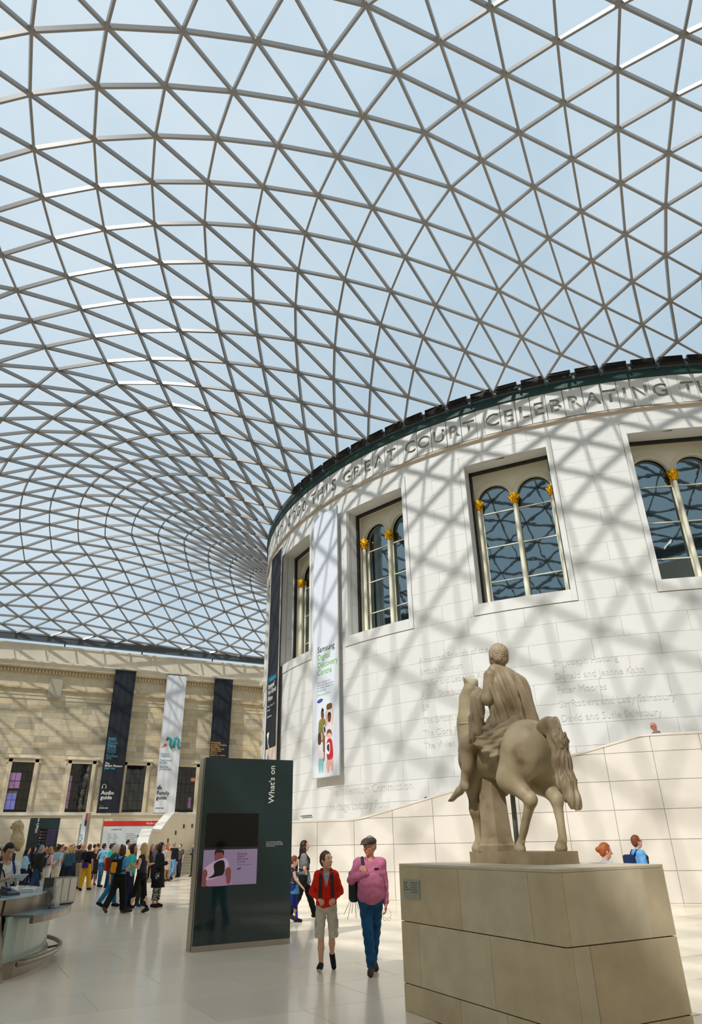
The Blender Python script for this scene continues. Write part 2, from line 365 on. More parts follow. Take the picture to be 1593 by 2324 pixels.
for (k, s) in RN:
    for dk, ds in ((0, 2), (1, 1), (1, -1)):
        b = (wrap(k + dk), s + ds)
        if b in RN: bars.append(((k, s), b))
    for (d1, s1), (d2, s2) in (((1, 1), (0, 2)), ((1, -1), (1, 1))):
        b = (wrap(k + d1), s + s1); c = (wrap(k + d2), s + s2)
        if b in RN and c in RN: tris.append(((k, s), b, c))
# boundary fillers: rim and edges
for k in range(-60, 60, 2):
    tris.append(((k, 0), (wrap(k + 2), 0), (wrap(k + 1), 1)))
for k in range(-60, 60):
    a = (k, int(round(2 * r_len(k)))); b = (wrap(k + 1), int(round(2 * r_len(k + 1))))
    if (a, b) not in bars: bars.append((a, b))
    lo, hi = (a, b) if a[1] < b[1] else (b, a)
    inner = (hi[0], hi[1] - 2)
    if inner in RN and (RN[inner] - RN[lo]).length < 6: tris.append((a, b, inner))
for k in range(-60, 60, 2): bars.append(((k, 0), (wrap(k + 2), 0)))
seen = set(); T2 = []
for t in tris:
    key = tuple(sorted(t))
    if key not in seen: seen.add(key); T2.append(t)
tris = T2
CP = Vector(CAMP)
def inview(p):
    d = p - CP; z = d.dot(_f0)
    if z < 1: return False
    x = 796.5 + FPX * d.dot(_xr) / z; y = 1162.4 - FPX * d.dot(_yr) / z
    return -60 < x < 1650 and -60 < y < 2380
def sortkey(idx):
    c = sum((RN[i] for i in idx), Vector()) / len(idx); return (0 if inview(c) else 1, (c - CP).length)
bars.sort(key=sortkey); tris.sort(key=sortkey)
roof = empty('ceiling'); tag(roof, 'curved glass and steel lattice roof over the whole court', kind='structure')
unit = MB().box((-.5, -.5, -.5), (.5, .5, .5)).mesh('glazing_bar')
unit.materials.append(STEEL)
def bar_matrix(a, b, w=.085, h=.19):
    p, q = RN[a], RN[b]; x = (q - p); L = x.length; x.normalize(); mid = (p + q) / 2
    e = .5; up = Vector((-(r_surf(mid.x + e, mid.y) - r_surf(mid.x - e, mid.y)), -(r_surf(mid.x, mid.y + e) - r_surf(mid.x, mid.y - e)), 1)).normalized()
    y = up.cross(x).normalized(); z = x.cross(y)
    M = Matrix((x, y, z)).transposed().to_4x4(); M.translation = mid - z * h / 2; return M, (L + .02, w, h)
rest = MB()
for i, (a, b) in enumerate(bars):
    M, d = bar_matrix(a, b)
    if i < 300:
        o = link('glazing_bar', unit, None, roof); o.matrix_basis = M @ Matrix.Diagonal((*d, 1))
    else: rest.obox(M, d)
tag(link('glazing_bars', mesh_from('glazing_bars', rest.V, rest.F), STEEL, roof), kind='stuff')
rest = MB()
for i, t in enumerate(tris):
    P = [RN[j] for j in t]; n = (P[1] - P[0]).cross(P[2] - P[0])
    if n.length < 1e-4: continue
    if n.z < 0: P = [P[0], P[2], P[1]]; n = -n
    n.normalize(); V = [p + n * .012 for p in P] + [p + n * .036 for p in P]
    F = [(0, 2, 1), (3, 4, 5), (0, 1, 4, 3), (1, 2, 5, 4), (2, 0, 3, 5)]
    if i < 300: link('glass_pane', mesh_from('glass_pane', V, F), GLASSR, roof)
    else: rest.add(V, F)
tag(link('glass_panes', mesh_from('glass_panes', rest.V, rest.F), GLASSR, roof), kind='stuff')
# perimeter edge beam and short posts over the parapets
for nm, a, b in (('edge_beam', (-RDS - .1, RB - .05, 19.3), (RCN + .1, RB + .45, 19.86)), ('edge_beam', (-RDS - .1, -RB - .45, 19.3), (RCN + .1, -RB + .05, 19.86)),
                 ('edge_beam', (-RDS - .45, -RB - .1, 19.3), (-RDS + .05, RB + .1, 19.86)), ('edge_beam', (RCN - .05, -RB - .1, 19.3), (RCN + .45, RB + .1, 19.86))):
    MB().box(a, b).obj('edge_beam', EDGE, roof)
pm = MB().tube([(0, 0, 18.85), (0, 0, 19.35)], .07, 8).mesh('roof_post')
for j in range(14): link('roof_post', pm, EDGE, roof, (-45 + 7.35 * j, RB + .2, 0))
# ring that carries the roof on the drum
MB().lathe([(21.7, 19.9), (22.35, 19.9), (22.35, 20.25), (21.7, 20.25), (21.7, 19.9)], 120).obj('rim_ring', EDGE, roof)

# ------------------------------------------------------------------ floor
fl = MB().box((-52, -44, -.30), (58, 44, -.006)).obj('floor', FLOORJ); tag(fl, kind='structure')
random.seed(3)
slab = MB().box((.004, .004, -.05), (1.996, 1.246, 0)).mesh('paving_slab')
slab_w = MB().box((.004, .004, -.05), (2.496, 1.246, 0)).mesh('paving_slab')
cells = []
for j in range(34):
    v0 = -30 + 1.25 * j; off = (j % 2) * 1.0
    for i in range(11):
        u0 = -38.2 + off + 2.0 * i
        c = Vector((u0 + 1, v0 + .6, 0))
        if math.hypot(c.x, c.y) < 26.4: continue
        if inview(c): cells.append(((c - CP).length, u0, v0))
cells.sort()
for d, u0, v0 in cells[:300]: link('paving_slab', slab, FLOORM, fl, (u0, v0, 0))

# ------------------------------------------------------------------ rotunda drum
DR = 22.2; ZC = [9.81 + .751 * i for i in range(-13, 11)]
drum = empty('wall_drum'); tag(drum, kind='structure')
def arc(n, a, b): return [a + (b - a) * i / n for i in range(n + 1)]
def wedge(mb, r0, r1, a0, a1, z0, z1, n=3, m=0):
    A = arc(n, rad(a0), rad(a1)); V = []; F = []
    for a in A:
        c, s = math.cos(a), math.sin(a)
        V += [(r0 * c, r0 * s, z0), (r1 * c, r1 * s, z0), (r1 * c, r1 * s, z1), (r0 * c, r0 * s, z1)]
    for i in range(n):
        o = 4 * i; p = o + 4
        F += [(o, p, p + 1, o + 1), (o + 1, p + 1, p + 2, o + 2), (o + 2, p + 2, p + 3, o + 3), (o + 3, p + 3, p, o)]
    F += [(0, 1, 2, 3), (4 * n + 3, 4 * n + 2, 4 * n + 1, 4 * n)]
    return mb.add(V, F, m)
WINC = [-143.85 + 18 * i for i in range(-11, 9)]      # twenty windows round the drum
core = MB()
for c in WINC:                                         # backing wall behind the cladding with an opening at each window
    wedge(core, 21.9, DR - .03, c - 9, c + 9, 0, 10.25, 5); wedge(core, 21.9, DR - .03, c - 9, c + 9, 16.85, 19.5, 5)
    wedge(core, 21.9, DR - .03, c - 9, c - 4.8, 10.25, 16.85, 2); wedge(core, 21.9, DR - .03, c + 4.8, c + 9, 10.25, 16.85, 2)
core.obj('backing_wall', JOINT, drum)
MB().lathe([(0.02, 19.85), (22.0, 19.85), (22.0, 19.6), (0.02, 19.6)], 60).obj('drum_top', JOINT, drum)
G = .008
BC = {}
def block(a0, a1, z0, z1, proud=0.0, name='stone_block', m=STONE_W, r=DR, g=G):
    key = (round(a1 - a0, 3), round(z1 - z0, 3), round(proud, 3), r, g)
    if key not in BC:
        mb = MB(); ga = math.degrees(g / r) / 2; wedge(mb, r - .1, r + proud, ga, (a1 - a0) - ga, g / 2, z1 - z0 - g / 2, max(2, int((a1 - a0) / 1.6))); BC[key] = mb.mesh(name); BC[key].materials.append(m)
    o = link(name, BC[key], None, drum); o.location = (0, 0, z0); o.rotation_euler = (0, 0, rad(a0)); return o
VIS = [c for c in WINC if -205 < c < -105]
A_LO, A_HI = -198.0, -116.0
nb = 0
for i, z0 in enumerate(ZC):
    z1 = z0 + .751
    if z0 < 1.4: continue
    if 9.7 < z0 < 17.2:                                    # beside the windows
        for c in [VIS[0] - 18] + VIS:
            a, b = c + 5.36, c + 18 - 5.36
            if b < A_LO or a > A_HI: continue
            mid = (a + b) / 2
            if i % 2: block(a, mid, z0, z1); block(mid, b, z0, z1)
            else: block(a, b, z0, z1)
    else:
        top = 17.93 if z0 > 17 else z1
        st = -198 + (3.0 if i % 2 else 0)
        a = st
        while a < A_HI: block(a, a + 6, z0, top); a += 6
# rest of the drum, out of the photograph: plain cladding
mb = MB()
for c in WINC:
    if c in VIS: continue
    for a0, a1, z0, z1 in ((c - 9, c + 9, 0, 10.25), (c - 9, c + 9, 16.85, 17.93), (c - 9, c - 4.8, 10.25, 16.85), (c + 4.8, c + 9, 10.25, 16.85)): wedge(mb, DR - .05, DR, a0, a1, z0, z1, 5)
wedge(mb, DR - .05, DR, A_HI, A_HI + 4, 0, 17.93, 3); wedge(mb, DR - .05, DR, A_LO, A_HI, 0, 1.4, 30)
mb.obj('plain_cladding', STONE_W, drum)
# string moulding, frieze course, green band
MOULD = mat('brown_string_moulding', srgb(196, 178, 158), .6)
MB().lathe([(DR, 17.86), (DR + .10, 17.90), (DR + .13, 17.96), (DR + .06, 18.04), (DR, 18.06), (DR, 17.86)], 180).obj('string_moulding', MOULD, drum, smooth=True)
mb = MB(); wedge(mb, DR - .06, DR + .015, A_HI, A_LO + 360, 18.06, 19.52, 120); mb.obj('frieze_back', FRIEZE, drum)
MB().lathe([(DR - .1, 19.5), (DR + .05, 19.5), (DR + .10, 19.56), (DR + .10, 19.98), (DR - .1, 19.98)], 180).obj('green_band', GREEN, drum, smooth=False)
# finned grilles standing round the rim
gm = MB()
gm.box((-.49, .0, .0), (.49, .06, .03)).box((-.49, 0, .30), (.49, .10, .33)).box((-.49, -.04, .0), (-.46, .10, .33)).box((.46, -.04, 0), (.49, .10, .33)).box((-.46, -.03, .02), (.46, -.02, .31))
for i in range(22): x = -.44 + .04 * i; gm.box((x, 0, .03), (x + .012, .085, .30))
gm = gm.mesh('fin_grille'); gm.materials.append(FIN)
bk = MB().box((-.05, -.3, -.16), (.05, .06, .0)).mesh('grille_bracket'); bk.materials.append(EDGE)
for i in range(120):
    th = -179.85 + 3 * i + 1.5
    if not (-202 < th < -112): continue
    t = rad(th)
    o = link('fin_grille', gm, None, drum); o.location = (22.42 * math.cos(t), 22.42 * math.sin(t), 19.98); o.rotation_euler = (0, 0, t - math.pi / 2)
    t += rad(1.5); o = link('grille_bracket', bk, None, drum); o.location = (22.42 * math.cos(t), 22.42 * math.sin(t), 20.0); o.rotation_euler = (0, 0, t - math.pi / 2)
# incised frieze: every letter is cut through its own facing slab
def letter_slab(ch, size, x0, x1, h, depth=.02):
    cu = bpy.data.curves.new('slab', 'FONT'); cu.body = ch; cu.size = size; cu.resolution_u = 3; cu.align_x = 'CENTER'; cu.offset = -.018
    ob0 = bpy.data.objects.new('slab', cu); dg = tmp_dg(ob0); c2 = ob0.to_curve(dg).copy(); ob0.to_curve_clear(); bpy.data.objects.remove(ob0)
    cu = c2; cu.dimensions = '2D'; cu.fill_mode = 'BOTH'; cu.extrude = depth / 2; ob = bpy.data.objects.new('slab', cu)
    y0 = -(h - size * .70) / 2
    sp = cu.splines.new('POLY'); sp.points.add(3)
    for p, c in zip(sp.points, ((x0, y0), (x1, y0), (x1, y0 + h), (x0, y0 + h))): p.co = (*c, 0, 1)
    sp.use_cyclic_u = True
    dg = tmp_dg(ob); me = bpy.data.meshes.new_from_object(ob.evaluated_get(dg))
    V = [tuple(v.co) for v in me.vertices]; F = [tuple(p.vertices) for p in me.polygons]
    bpy.data.objects.remove(ob); bpy.data.meshes.remove(me)
    return V, F, y0
_LS = {}
def frieze_letter(th0, th1, ch):
    h = 1.44; wd = (DR + .045) * rad(th1 - th0) + .002; key = (ch, round(wd, 3)); R_ = DR + .026
    t = rad((th0 + th1) / 2); out = Vector((math.cos(t), math.sin(t), 0)); tx = Vector((-math.sin(t), math.cos(t), 0))
    if key not in _LS:
        if ch == ' ':
            m = MB().box((-wd / 2, 0, -.010), (wd / 2, h, .010)).mesh('frieze_slab'); y0 = 0
        else:
            V, F, y0 = letter_slab(ch, .92, -wd / 2, wd / 2, h); m = mesh_from('frieze_slab', [(v[0], v[1] - y0, v[2]) for v in V], F)
        _LS[key] = m
    o = link('frieze_slab', _LS[key], FRIEZE, drum)
    M = frame(out * R_ + Vector((0, 0, 18.07)), tx, (0, 0, 1)); o.matrix_basis = M; return o
LET = [('A', 172.2), ('D', 174.0), ('2', 177.8), ('0', 179.6), ('0', 181.4), ('0', 183.0), ('T', 186.0), ('H', 187.8), ('I', 189.3), ('S', 190.8), ('G', 193.8), ('R', 195.7), ('E', 197.6), ('A', 199.6), ('T', 201.7),
       ('C', 204.6), ('O', 206.6), ('U', 208.7), ('R', 210.7), ('T', 212.5), ('C', 215.5), ('E', 217.4), ('L', 219.1), ('E', 220.8), ('B', 222.6), ('R', 224.7), ('A', 226.8), ('T', 228.7), ('I', 230.2), ('N', 231.6), ('G', 233.9), ('T', 237.0), ('H', 238.6), ('E', 240.4)]
cur = 162.0
for i, (ch, th) in enumerate(LET):
    prv = LET[i - 1][1] if i else th - 3; nxt = LET[i + 1][1] if i < len(LET) - 1 else th + 2
    lo = (th + prv) / 2 if th - prv < 2.3 else th - 1.05; hi = (th + nxt) / 2 if nxt - th < 2.3 else th + 1.05
    if lo > cur + .02:
        n = max(1, int((lo - cur) / 4))
        for j in range(n): frieze_letter(cur + (lo - cur) * j / n, cur + (lo - cur) * (j + 1) / n, ' ')
    frieze_letter(lo, hi, ch); cur = hi
while cur < 244: frieze_letter(cur, cur + 3, ' '); cur += 3

# windows of the drum
cap = MB().lathe([(.085, 0), (.12, .02), (.10, .04), (.11, .10), (.15, .16), (.13, .19), (.15, .25), (.19, .33), (.16, .36), (.20, .40), (.20, .45), (0.01, .45)], 16)
for ring, (n, z, r) in enumerate(((8, .10, .14), (8, .23, .17), (4, .34, .20))):
    for k in range(n):
        a = 2 * math.pi * (k + .5 * (ring % 2)) / n; x, y = r * math.cos(a), r * math.sin(a)
        cap.tube([(x * .8, y * .8, z - .08), (x, y, z), (x * 1.25, y * 1.25, z + .07), (x * 1.3, y * 1.3, z + .03)], [.03, .035, .03, .015], 5)
CAPM = cap.mesh('capital', True); CAPM.materials.append(GOLD)
COLM = MB().lathe([(.13, 10.32), (.13, 10.42), (.10, 10.48), (.095, 12.5), (.085, 14.98)], 16).mesh('column', True); COLM.materials.append(CREAM)
def drum_window(c, idx):
    win = empty('window_%d' % idx); tag(win, kind='structure'); t = rad(c); win.matrix_basis = frame(Vector((0, 0, 0)), (-math.sin(t), math.cos(t), 0), (0, 0, 1))
    # local axes: x along the wall, y up, z outwards
    B = lambda name, x0, x1, y0, y1, z0, z1, m, bev=0: (MB().bbox((x0, y0, DR + z0), (x1, y1, DR + z1), bev) if bev else MB().box((x0, y0, DR + z0), (x1, y1, DR + z1))).obj(name, m, win)
    zc = lambda x: -(DR - math.sqrt(DR * DR - x * x))
    for a0, a1, z0, z1 in ((-5.3, -4.75, 9.84, 17.29), (4.75, 5.3, 9.84, 17.29), (-4.74, 4.74, 9.84, 10.3), (-4.74, 4.74, 16.8, 17.29)):
        mb = MB(); wedge(mb, DR - .14, DR + .03, a0, a1, z0, z1, 4)
        link('surround_slab', mb.mesh('surround_slab'), STONE_W, drum, rz=t)
    for s in (-1, 1):
        x0, x1 = sorted((s * 1.838, s * 2.0))
        for j in range(4): B('reveal_block', x0, x1, 10.3 + 1.625 * j + .006, 10.3 + 1.625 * (j + 1) - .006, -.78, -.06, STONE_W)
        x0, x1 = sorted((s * 1.72, s * 1.95)); B('metal_frame', x0, x1, 10.3, 16.8, -.92, -.79, DARKW)
        x0, x1 = sorted((s * 1.80, s * 1.98)); B('inner_jamb', x0, x1, 10.3, 16.9, -1.45, -.93, CREAM)
    B('lintel', -2.0, 2.0, 16.8, 16.98, -.78, -.06, STONE_W); B('metal_frame', -1.95, 1.95, 16.66, 16.85, -.92, -.79, DARKW); B('soffit', -1.98, 1.98, 16.78, 16.95, -1.45, -.93, CREAM)
    B('sill', -2.0, 2.0, 10.12, 10.3, -.92, -.06, STONE_W); B('inner_sill', -1.98, 1.98, 10.1, 10.32, -1.45, -.93, CREAM)
    B('dark_backing', -2.0, 2.0, 10.1, 17.0, -1.62, -1.5, DARKW)
    for s in (-1, 1):                                             # arched head of each light
        cx = s * .90; r = .74; sp = 15.42; N = 20; V = []; F = []
        for zz in (-1.34, -1.16):
            for k in range(N + 1):
                a = math.pi * k / N; x = cx + r * math.cos(a); V.append((x, sp + r * math.sin(a), DR + zz)); V.append((x, 16.8, DR + zz))
        o2 = 2 * (N + 1)
        for k in range(N):
            i = 2 * k; F += [(i, i + 2, i + 3, i + 1), (o2 + i, o2 + i + 1, o2 + i + 3, o2 + i + 2), (i, o2 + i, o2 + i + 2, i + 2)]
        mb = MB().add(V, F)
        mb.box((cx - .90, sp - .02, DR - 1.34), (cx - r, 16.8, DR - 1.16)); mb.box((cx + r, sp - .02, DR - 1.34), (cx + .90, 16.8, DR - 1.16)); mb.obj('arch_head', CREAM, win)
        for rr, th in ((.80, .03), (.92, .022)):
            MB().tube([(cx + rr * math.cos(math.pi * k / 16), sp + rr * math.sin(math.pi * k / 16), DR - 1.15) for k in range(17)], th, 6).obj('arch_moulding', CREAM, win, smooth=True)
        for y0, y1 in ((10.34, 11.58), (11.62, 13.18), (13.22, 14.83), (14.87, 16.75)): B('glass_pane', cx - .80, cx + .80, y0, y1, -1.42, -1.40, DRUMGLASS)
        for y in (11.60, 13.20, 14.85): B('glazing_bar', cx - .82, cx + .82, y - .022, y + .022, -1.43, -1.36, CREAM)
        B('mullion', s * 1.60 - .09, s * 1.60 + .09 , 10.34, 15.4, -1.44, -1.38, CREAM)
    B('mullion', -.10, .10, 10.34, 15.4, -1.44, -1.38, CREAM)
    for x in (-1.66, 0, 1.66):
        R = Matrix.Rotation(-math.pi / 2, 4, 'X')                  # lathe axis z -> local y
        for nm, me, zz in (('column', COLM, 0), ('capital', CAPM, 15.0)):
            o = link(nm, me, None, win); o.matrix_basis = Matrix.Translation((x, zz, DR - 1.17)) @ R
    return win
for i, c in enumerate(VIS): drum_window(c, i + 1)
# benefactors' names on the cladding: shallow raised lettering, shade of cut letters put into its darker colour
LETSHADE = mat('shade_toned_letter_stone', srgb(219, 216, 210), .6, spec=.2)
def curved_text(name, s, th, z, size, parent=drum, m=LETSHADE, R_=DR, depth=.012, span=None):
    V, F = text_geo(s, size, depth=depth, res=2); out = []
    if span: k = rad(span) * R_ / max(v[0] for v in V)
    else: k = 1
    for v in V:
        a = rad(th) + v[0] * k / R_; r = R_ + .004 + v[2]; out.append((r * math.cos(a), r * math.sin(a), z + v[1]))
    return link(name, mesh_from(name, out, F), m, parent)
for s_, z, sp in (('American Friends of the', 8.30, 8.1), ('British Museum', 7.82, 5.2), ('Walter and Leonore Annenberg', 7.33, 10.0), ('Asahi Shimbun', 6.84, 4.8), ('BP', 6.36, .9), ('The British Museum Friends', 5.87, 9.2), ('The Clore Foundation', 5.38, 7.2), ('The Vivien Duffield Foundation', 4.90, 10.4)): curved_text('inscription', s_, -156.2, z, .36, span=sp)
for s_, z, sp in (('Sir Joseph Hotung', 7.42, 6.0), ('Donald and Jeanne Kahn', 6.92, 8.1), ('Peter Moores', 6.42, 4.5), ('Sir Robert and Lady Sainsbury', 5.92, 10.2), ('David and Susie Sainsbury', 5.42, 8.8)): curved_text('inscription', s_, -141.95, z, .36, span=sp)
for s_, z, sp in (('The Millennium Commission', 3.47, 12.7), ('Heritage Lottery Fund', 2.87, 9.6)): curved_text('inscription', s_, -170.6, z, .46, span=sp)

# ------------------------------------------------------------------ stair wall round the drum (east side)
def sw_r(th): return 25.5 + (1.25 * ((-135 - th) / 25) ** 2 if th < -135 else 0)
def sw_top(th): return float(np.interp(th, [-180, -156.5, -136.0, -110], [2.36, 2.36, 4.42, 4.40]))
sw = empty('wall_stair_east'); tag(sw, kind='structure')
def shell(mb, th0, th1, z0, ztop, r_in, r_out, n=4):
    A = arc(n, th0, th1); V = []; F = []
    for a in A:
        c, s = math.cos(rad(a)), math.sin(rad(a)); R_ = sw_r(a); zt = ztop(a)
        V += [((R_ + r_in) * c, (R_ + r_in) * s, z0), ((R_ + r_out) * c, (R_ + r_out) * s, z0), ((R_ + r_out) * c, (R_ + r_out) * s, zt), ((R_ + r_in) * c, (R_ + r_in) * s, zt)]
    for i in range(n):
        o = 4 * i; p = o + 4; F += [(o, p, p + 1, o + 1), (o + 1, p + 1, p + 2, o + 2), (o + 2, p + 2, p + 3, o + 3), (o + 3, p + 3, p, o)]
    F += [(0, 1, 2, 3), (4 * n + 3, 4 * n + 2, 4 * n + 1, 4 * n)]; return mb.add(V, F)
shell(MB(), -166, -108, 0, lambda a: sw_top(a) - .05, -.32, -.035, 60).obj('wall_core', JOINT, sw)
PH, PW = .785, 3.05
c0 = -166
while c0 < -109:
    for r_ in range(6):
        z0 = r_ * PH
        if z0 > max(sw_top(c0), sw_top(c0 + PW)) - .12: continue
        f = lambda a, z1=z0 + PH - .012: min(z1, sw_top(a) - .06)
        if min(f(c0), f(c0 + PW)) < z0 - .3: 
            pass
        g = .018
        mb = shell(MB(), c0 + g, c0 + PW - g, z0, lambda a: max(f(a), z0 + .01), -.05, 0, 3); mb.obj('stone_panel', STONE_LOW, sw)
    c0 += PW
cop = MB(); A = arc(70, -166, -108); V = []; F = []
for a in A:
    c, s = math.cos(rad(a)), math.sin(rad(a)); R_ = sw_r(a); z = sw_top(a)
    V += [((R_ - .36) * c, (R_ - .36) * s, z - .06), ((R_ + .02) * c, (R_ + .02) * s, z - .06), ((R_ + .02) * c, (R_ + .02) * s, z), ((R_ - .36) * c, (R_ - .36) * s, z)]
for i in range(70):
    o = 4 * i; p = o + 4; F += [(o, p, p + 1, o + 1), (o + 1, p + 1, p + 2, o + 2), (o + 2, p + 2, p + 3, o + 3), (o + 3, p + 3, p, o)]
cop.add(V, F).obj('coping', STONE_LOW, sw)
def steps(parent, r0, r1, th0, dth, n, rise, tread_name='stair_tread'):
    for i in range(n):
        a0 = th0 + dth * i; a1 = a0 + dth; mb = MB(); wedge(mb, r0, r1, min(a0, a1), max(a0, a1), max(0, rise * i - .25), rise * (i + 1), 2); link(tread_name, mb.mesh(tread_name), STONE_LOW, parent)
    a = th0 + dth * n; mb = MB(); wedge(mb, r0, r1, min(a, a + 40 * np.sign(dth)), max(a, a + 40 * np.sign(dth)), rise * n - .3, rise * n, 16); link('landing', mb.mesh('landing'), STONE_LOW, parent)
steps(sw, 22.25, 25.1, -162, 1.3, 20, .165)
for zz in (2.42, 2.72): MB().box((-.5, -.03, 0), (.5, .0, .035)).obj('slot_light', DARKW, sw, loc=Vector((22.24 * math.cos(rad(-175.2)), 22.24 * math.sin(rad(-175.2)), zz)), rz=rad(-175.2 + 90))

# west stair, seen far off between the crowd and the kiosk
ws = empty('wall_stair_west'); tag(ws, kind='structure')
STEPM = mat('cream_stair_stone', srgb(226, 214, 190), .5, var=.04, scale=1)
def w_top(a): return float(np.interp(a, [90, 148.5, 154.5, 161, 170], [3.45, 3.45, 2.38, 2.38, 1.2]))
mb = MB(); A = arc(60, 110, 168); V = []; F = []
for a in A:
    c, s = math.cos(rad(a)), math.sin(rad(a)); z = w_top(a); V += [(28.1 * c, 28.1 * s, 0), (28.5 * c, 28.5 * s, 0), (28.5 * c, 28.5 * s, z), (28.1 * c, 28.1 * s, z)]
for i in range(60):
    o = 4 * i; p = o + 4; F += [(o, p, p + 1, o + 1), (o + 1, p + 1, p + 2, o + 2), (o + 2, p + 2, p + 3, o + 3), (o + 3, p + 3, p, o)]
F += [(0, 1, 2, 3), (243, 242, 241, 240)]; mb.add(V, F).obj('balustrade', STEPM, ws)
mb = MB(); V = []; F = []
for a in A:
    c, s = math.cos(rad(a)), math.sin(rad(a)); z = w_top(a); V += [(28.02 * c, 28.02 * s, z - .02), (28.58 * c, 28.58 * s, z - .02), (28.58 * c, 28.58 * s, z + .12), (28.02 * c, 28.02 * s, z + .12)]
for i in range(60):
    o = 4 * i; p = o + 4; F += [(o, p, p + 1, o + 1), (o + 1, p + 1, p + 2, o + 2), (o + 2, p + 2, p + 3, o + 3), (o + 3, p + 3, p, o)]
F += [(0, 1, 2, 3), (243, 242, 241, 240)]; mb.add(V, F).obj('coping', STONE_LOW, ws)
for a, z in ((150, 1.9), (147, 2.35), (144, 2.75), (141, 2.8)):
    MB().box((-.12, -.03, -.12), (.12, .03, .12)).obj('recessed_light', DARKW, ws, (28.09 * math.cos(rad(a)), 28.09 * math.sin(rad(a)), z), rad(a + 90))
for i in range(20):
    mb = MB(); a1 = 147 - .8 * i; wedge(mb, 22.3, 28.1, a1 - .8, a1, max(0, .165 * i - .3), .165 * (i + 1) - .04, 3); link('stair_step', mb.mesh('stair_step'), STEPM, ws)
    mb = MB(); wedge(mb, 22.3, 28.1, a1 - .8, a1 + .09, .165 * (i + 1) - .04, .165 * (i + 1), 3); link('stair_nosing', mb.mesh('stair_nosing'), STONE_LOW, ws)
mb = MB(); wedge(mb, 22.3, 28.1, 95, 131, 3.0, 3.3, 12); mb.obj('landing', STEPM, ws)

# ------------------------------------------------------------------ west wall
WY = 36.625
ww = empty('wall_west'); tag(ww, kind='structure')
WB = lambda name, x0, x1, y0, y1, z0, z1, m, bev=0: (MB().bbox((x0, WY - y1, z0), (x1, WY - y0, z1), bev) if bev else MB().box((x0, WY - y1, z0), (x1, WY - y0, z1))).obj(name, m, ww)
WB('wall_core', -46.5, 51.5, -.9, -.02, 0, 18.9, BEIGE_P)
WW_ = [(-32.0, 1), (-27.12, 2), (-22.22, 3), (-17.38, 4)]
random.seed(11)
quoin = []
row = 0; z = 4.40
while z < 13.85:
    h = .525 if z < 13.4 else 13.9 - z
    x = -38.5 + random.uniform(-.6, 0)
    while x < -9.6:
        wdt = random.choice((.9, 1.15, 1.35, 1.6)); x1 = min(x + wdt, -9.5); spans = [(x, x1)]
        for cx, _ in WW_:
            a, b = cx - 1.36, cx + 1.36
            if z < 8.82 and z + h > 4.3:
                ns = []
                for p, q in spans:
                    if q <= a or p >= b: ns.append((p, q))
                    else:
                        if p < a: ns.append((p, a))
                        if q > b: ns.append((b, q))
                spans = ns
        for p, q in spans:
            if q - p > .12: quoin.append((p, q, z, z + h))
        x = x1
    z += h; row += 1
quoin.sort(key=lambda b: (-(b[1] - b[0]) if b[1] > -36 else 1))
rest = MB()
for i, (p, q, z0, z1) in enumerate(quoin):
    pr = random.uniform(0, .018); k = random.choices(range(5), (30, 26, 18, 8, 14))[0]
    if i < 300: WB('stone_block', p + .006, q - .006, -.03, pr, z0 + .006, z1 - .006, BEIGE[k])
    else: rest.box((p + .006, WY - pr, z0 + .006), (q - .006, WY + .03, z1 - .006), k)
if rest.V: tag(rest.obj('stone_blocks', None, ww, mats=BEIGE), kind='stuff')
for i in range(-1, 8):                                            # big plain blocks of the plinth
    for r_, (z0, z1) in enumerate(((0, 1.05), (1.05, 2.1), (2.1, 3.1), (3.1, 4.1))):
        x0 = -40 + 4.4 * i + (2.2 if r_ % 2 else 0); WB('plinth_block', x0 + .006, x0 + 4.394, -.02, .10, z0 + .005, z1 - .005, BEIGE_P)
WB('ledge', -46, 51, 0, .22, 4.12, 4.39, BEIGE_P, .02)
for nm, z0, z1, y in (('architrave', 13.9, 14.25, .05), ('architrave', 14.25, 14.6, .10), ('architrave', 14.6, 14.78, .2), ('architrave', 14.78, 14.95, .28), ('frieze', 14.95, 16.15, .06)): WB(nm, -46, 51, 0, y, z0, z1, BEIGE_D if y > .15 else BEIGE[0])
WB('dentil_bed', -46, 51, 0, .16, 16.15, 16.62, BEIGE_D)
den = MB().box((0, 0, 0), (.17, -.16, .31)).mesh('dentil'); den.materials.append(BEIGE_D)
for i in range(96): link('dentil', den, None, ww, (-37.5 + .295 * i, WY - .16, 16.24))
for z0, z1, y in ((16.62, 16.72, .42), (16.72, 16.98, .66), (16.98, 17.12, .74), (17.12, 17.25, .82)): WB('cornice', -46, 51, 0, y, z0, z1, BEIGE_P)
for i in range(16): WB('parapet_block', -46 + 2.4 * i + .006, -46 + 2.4 * (i + 1) - .006, -.2, .12, 17.25, 18.9, BEIGE_P)
WB('parapet_cap', -46, 51, -.3, .2, 18.78, 18.92, BEIGE_P)
MB().box((-31.1, WY - .32, 14.05), (-29.95, WY - .0, 15.8)).obj('blocked_niche', mat('niche_grey', srgb(176, 168, 148), .8), ww)
# the portico that breaks forward at the right
pt = MB(); pt.box((-9.75, WY - 1.5, 0), (8, WY, 16.2)); pt.obj('portico_pier', BEIGE_P, ww)
for z0, z1, y in ((14.6, 14.95, .2), (16.2, 16.7, .2), (16.7, 17.25, .7)): MB().box((-9.75 - y, WY - 1.5 - y, z0), (8, WY, z1)).obj('cornice', BEIGE_D if z1 < 17 else BEIGE_P, ww)
MB().box((-9.75, WY - 1.5, 17.25), (8, WY, 18.9)).obj('parapet_block', BEIGE_P, ww)
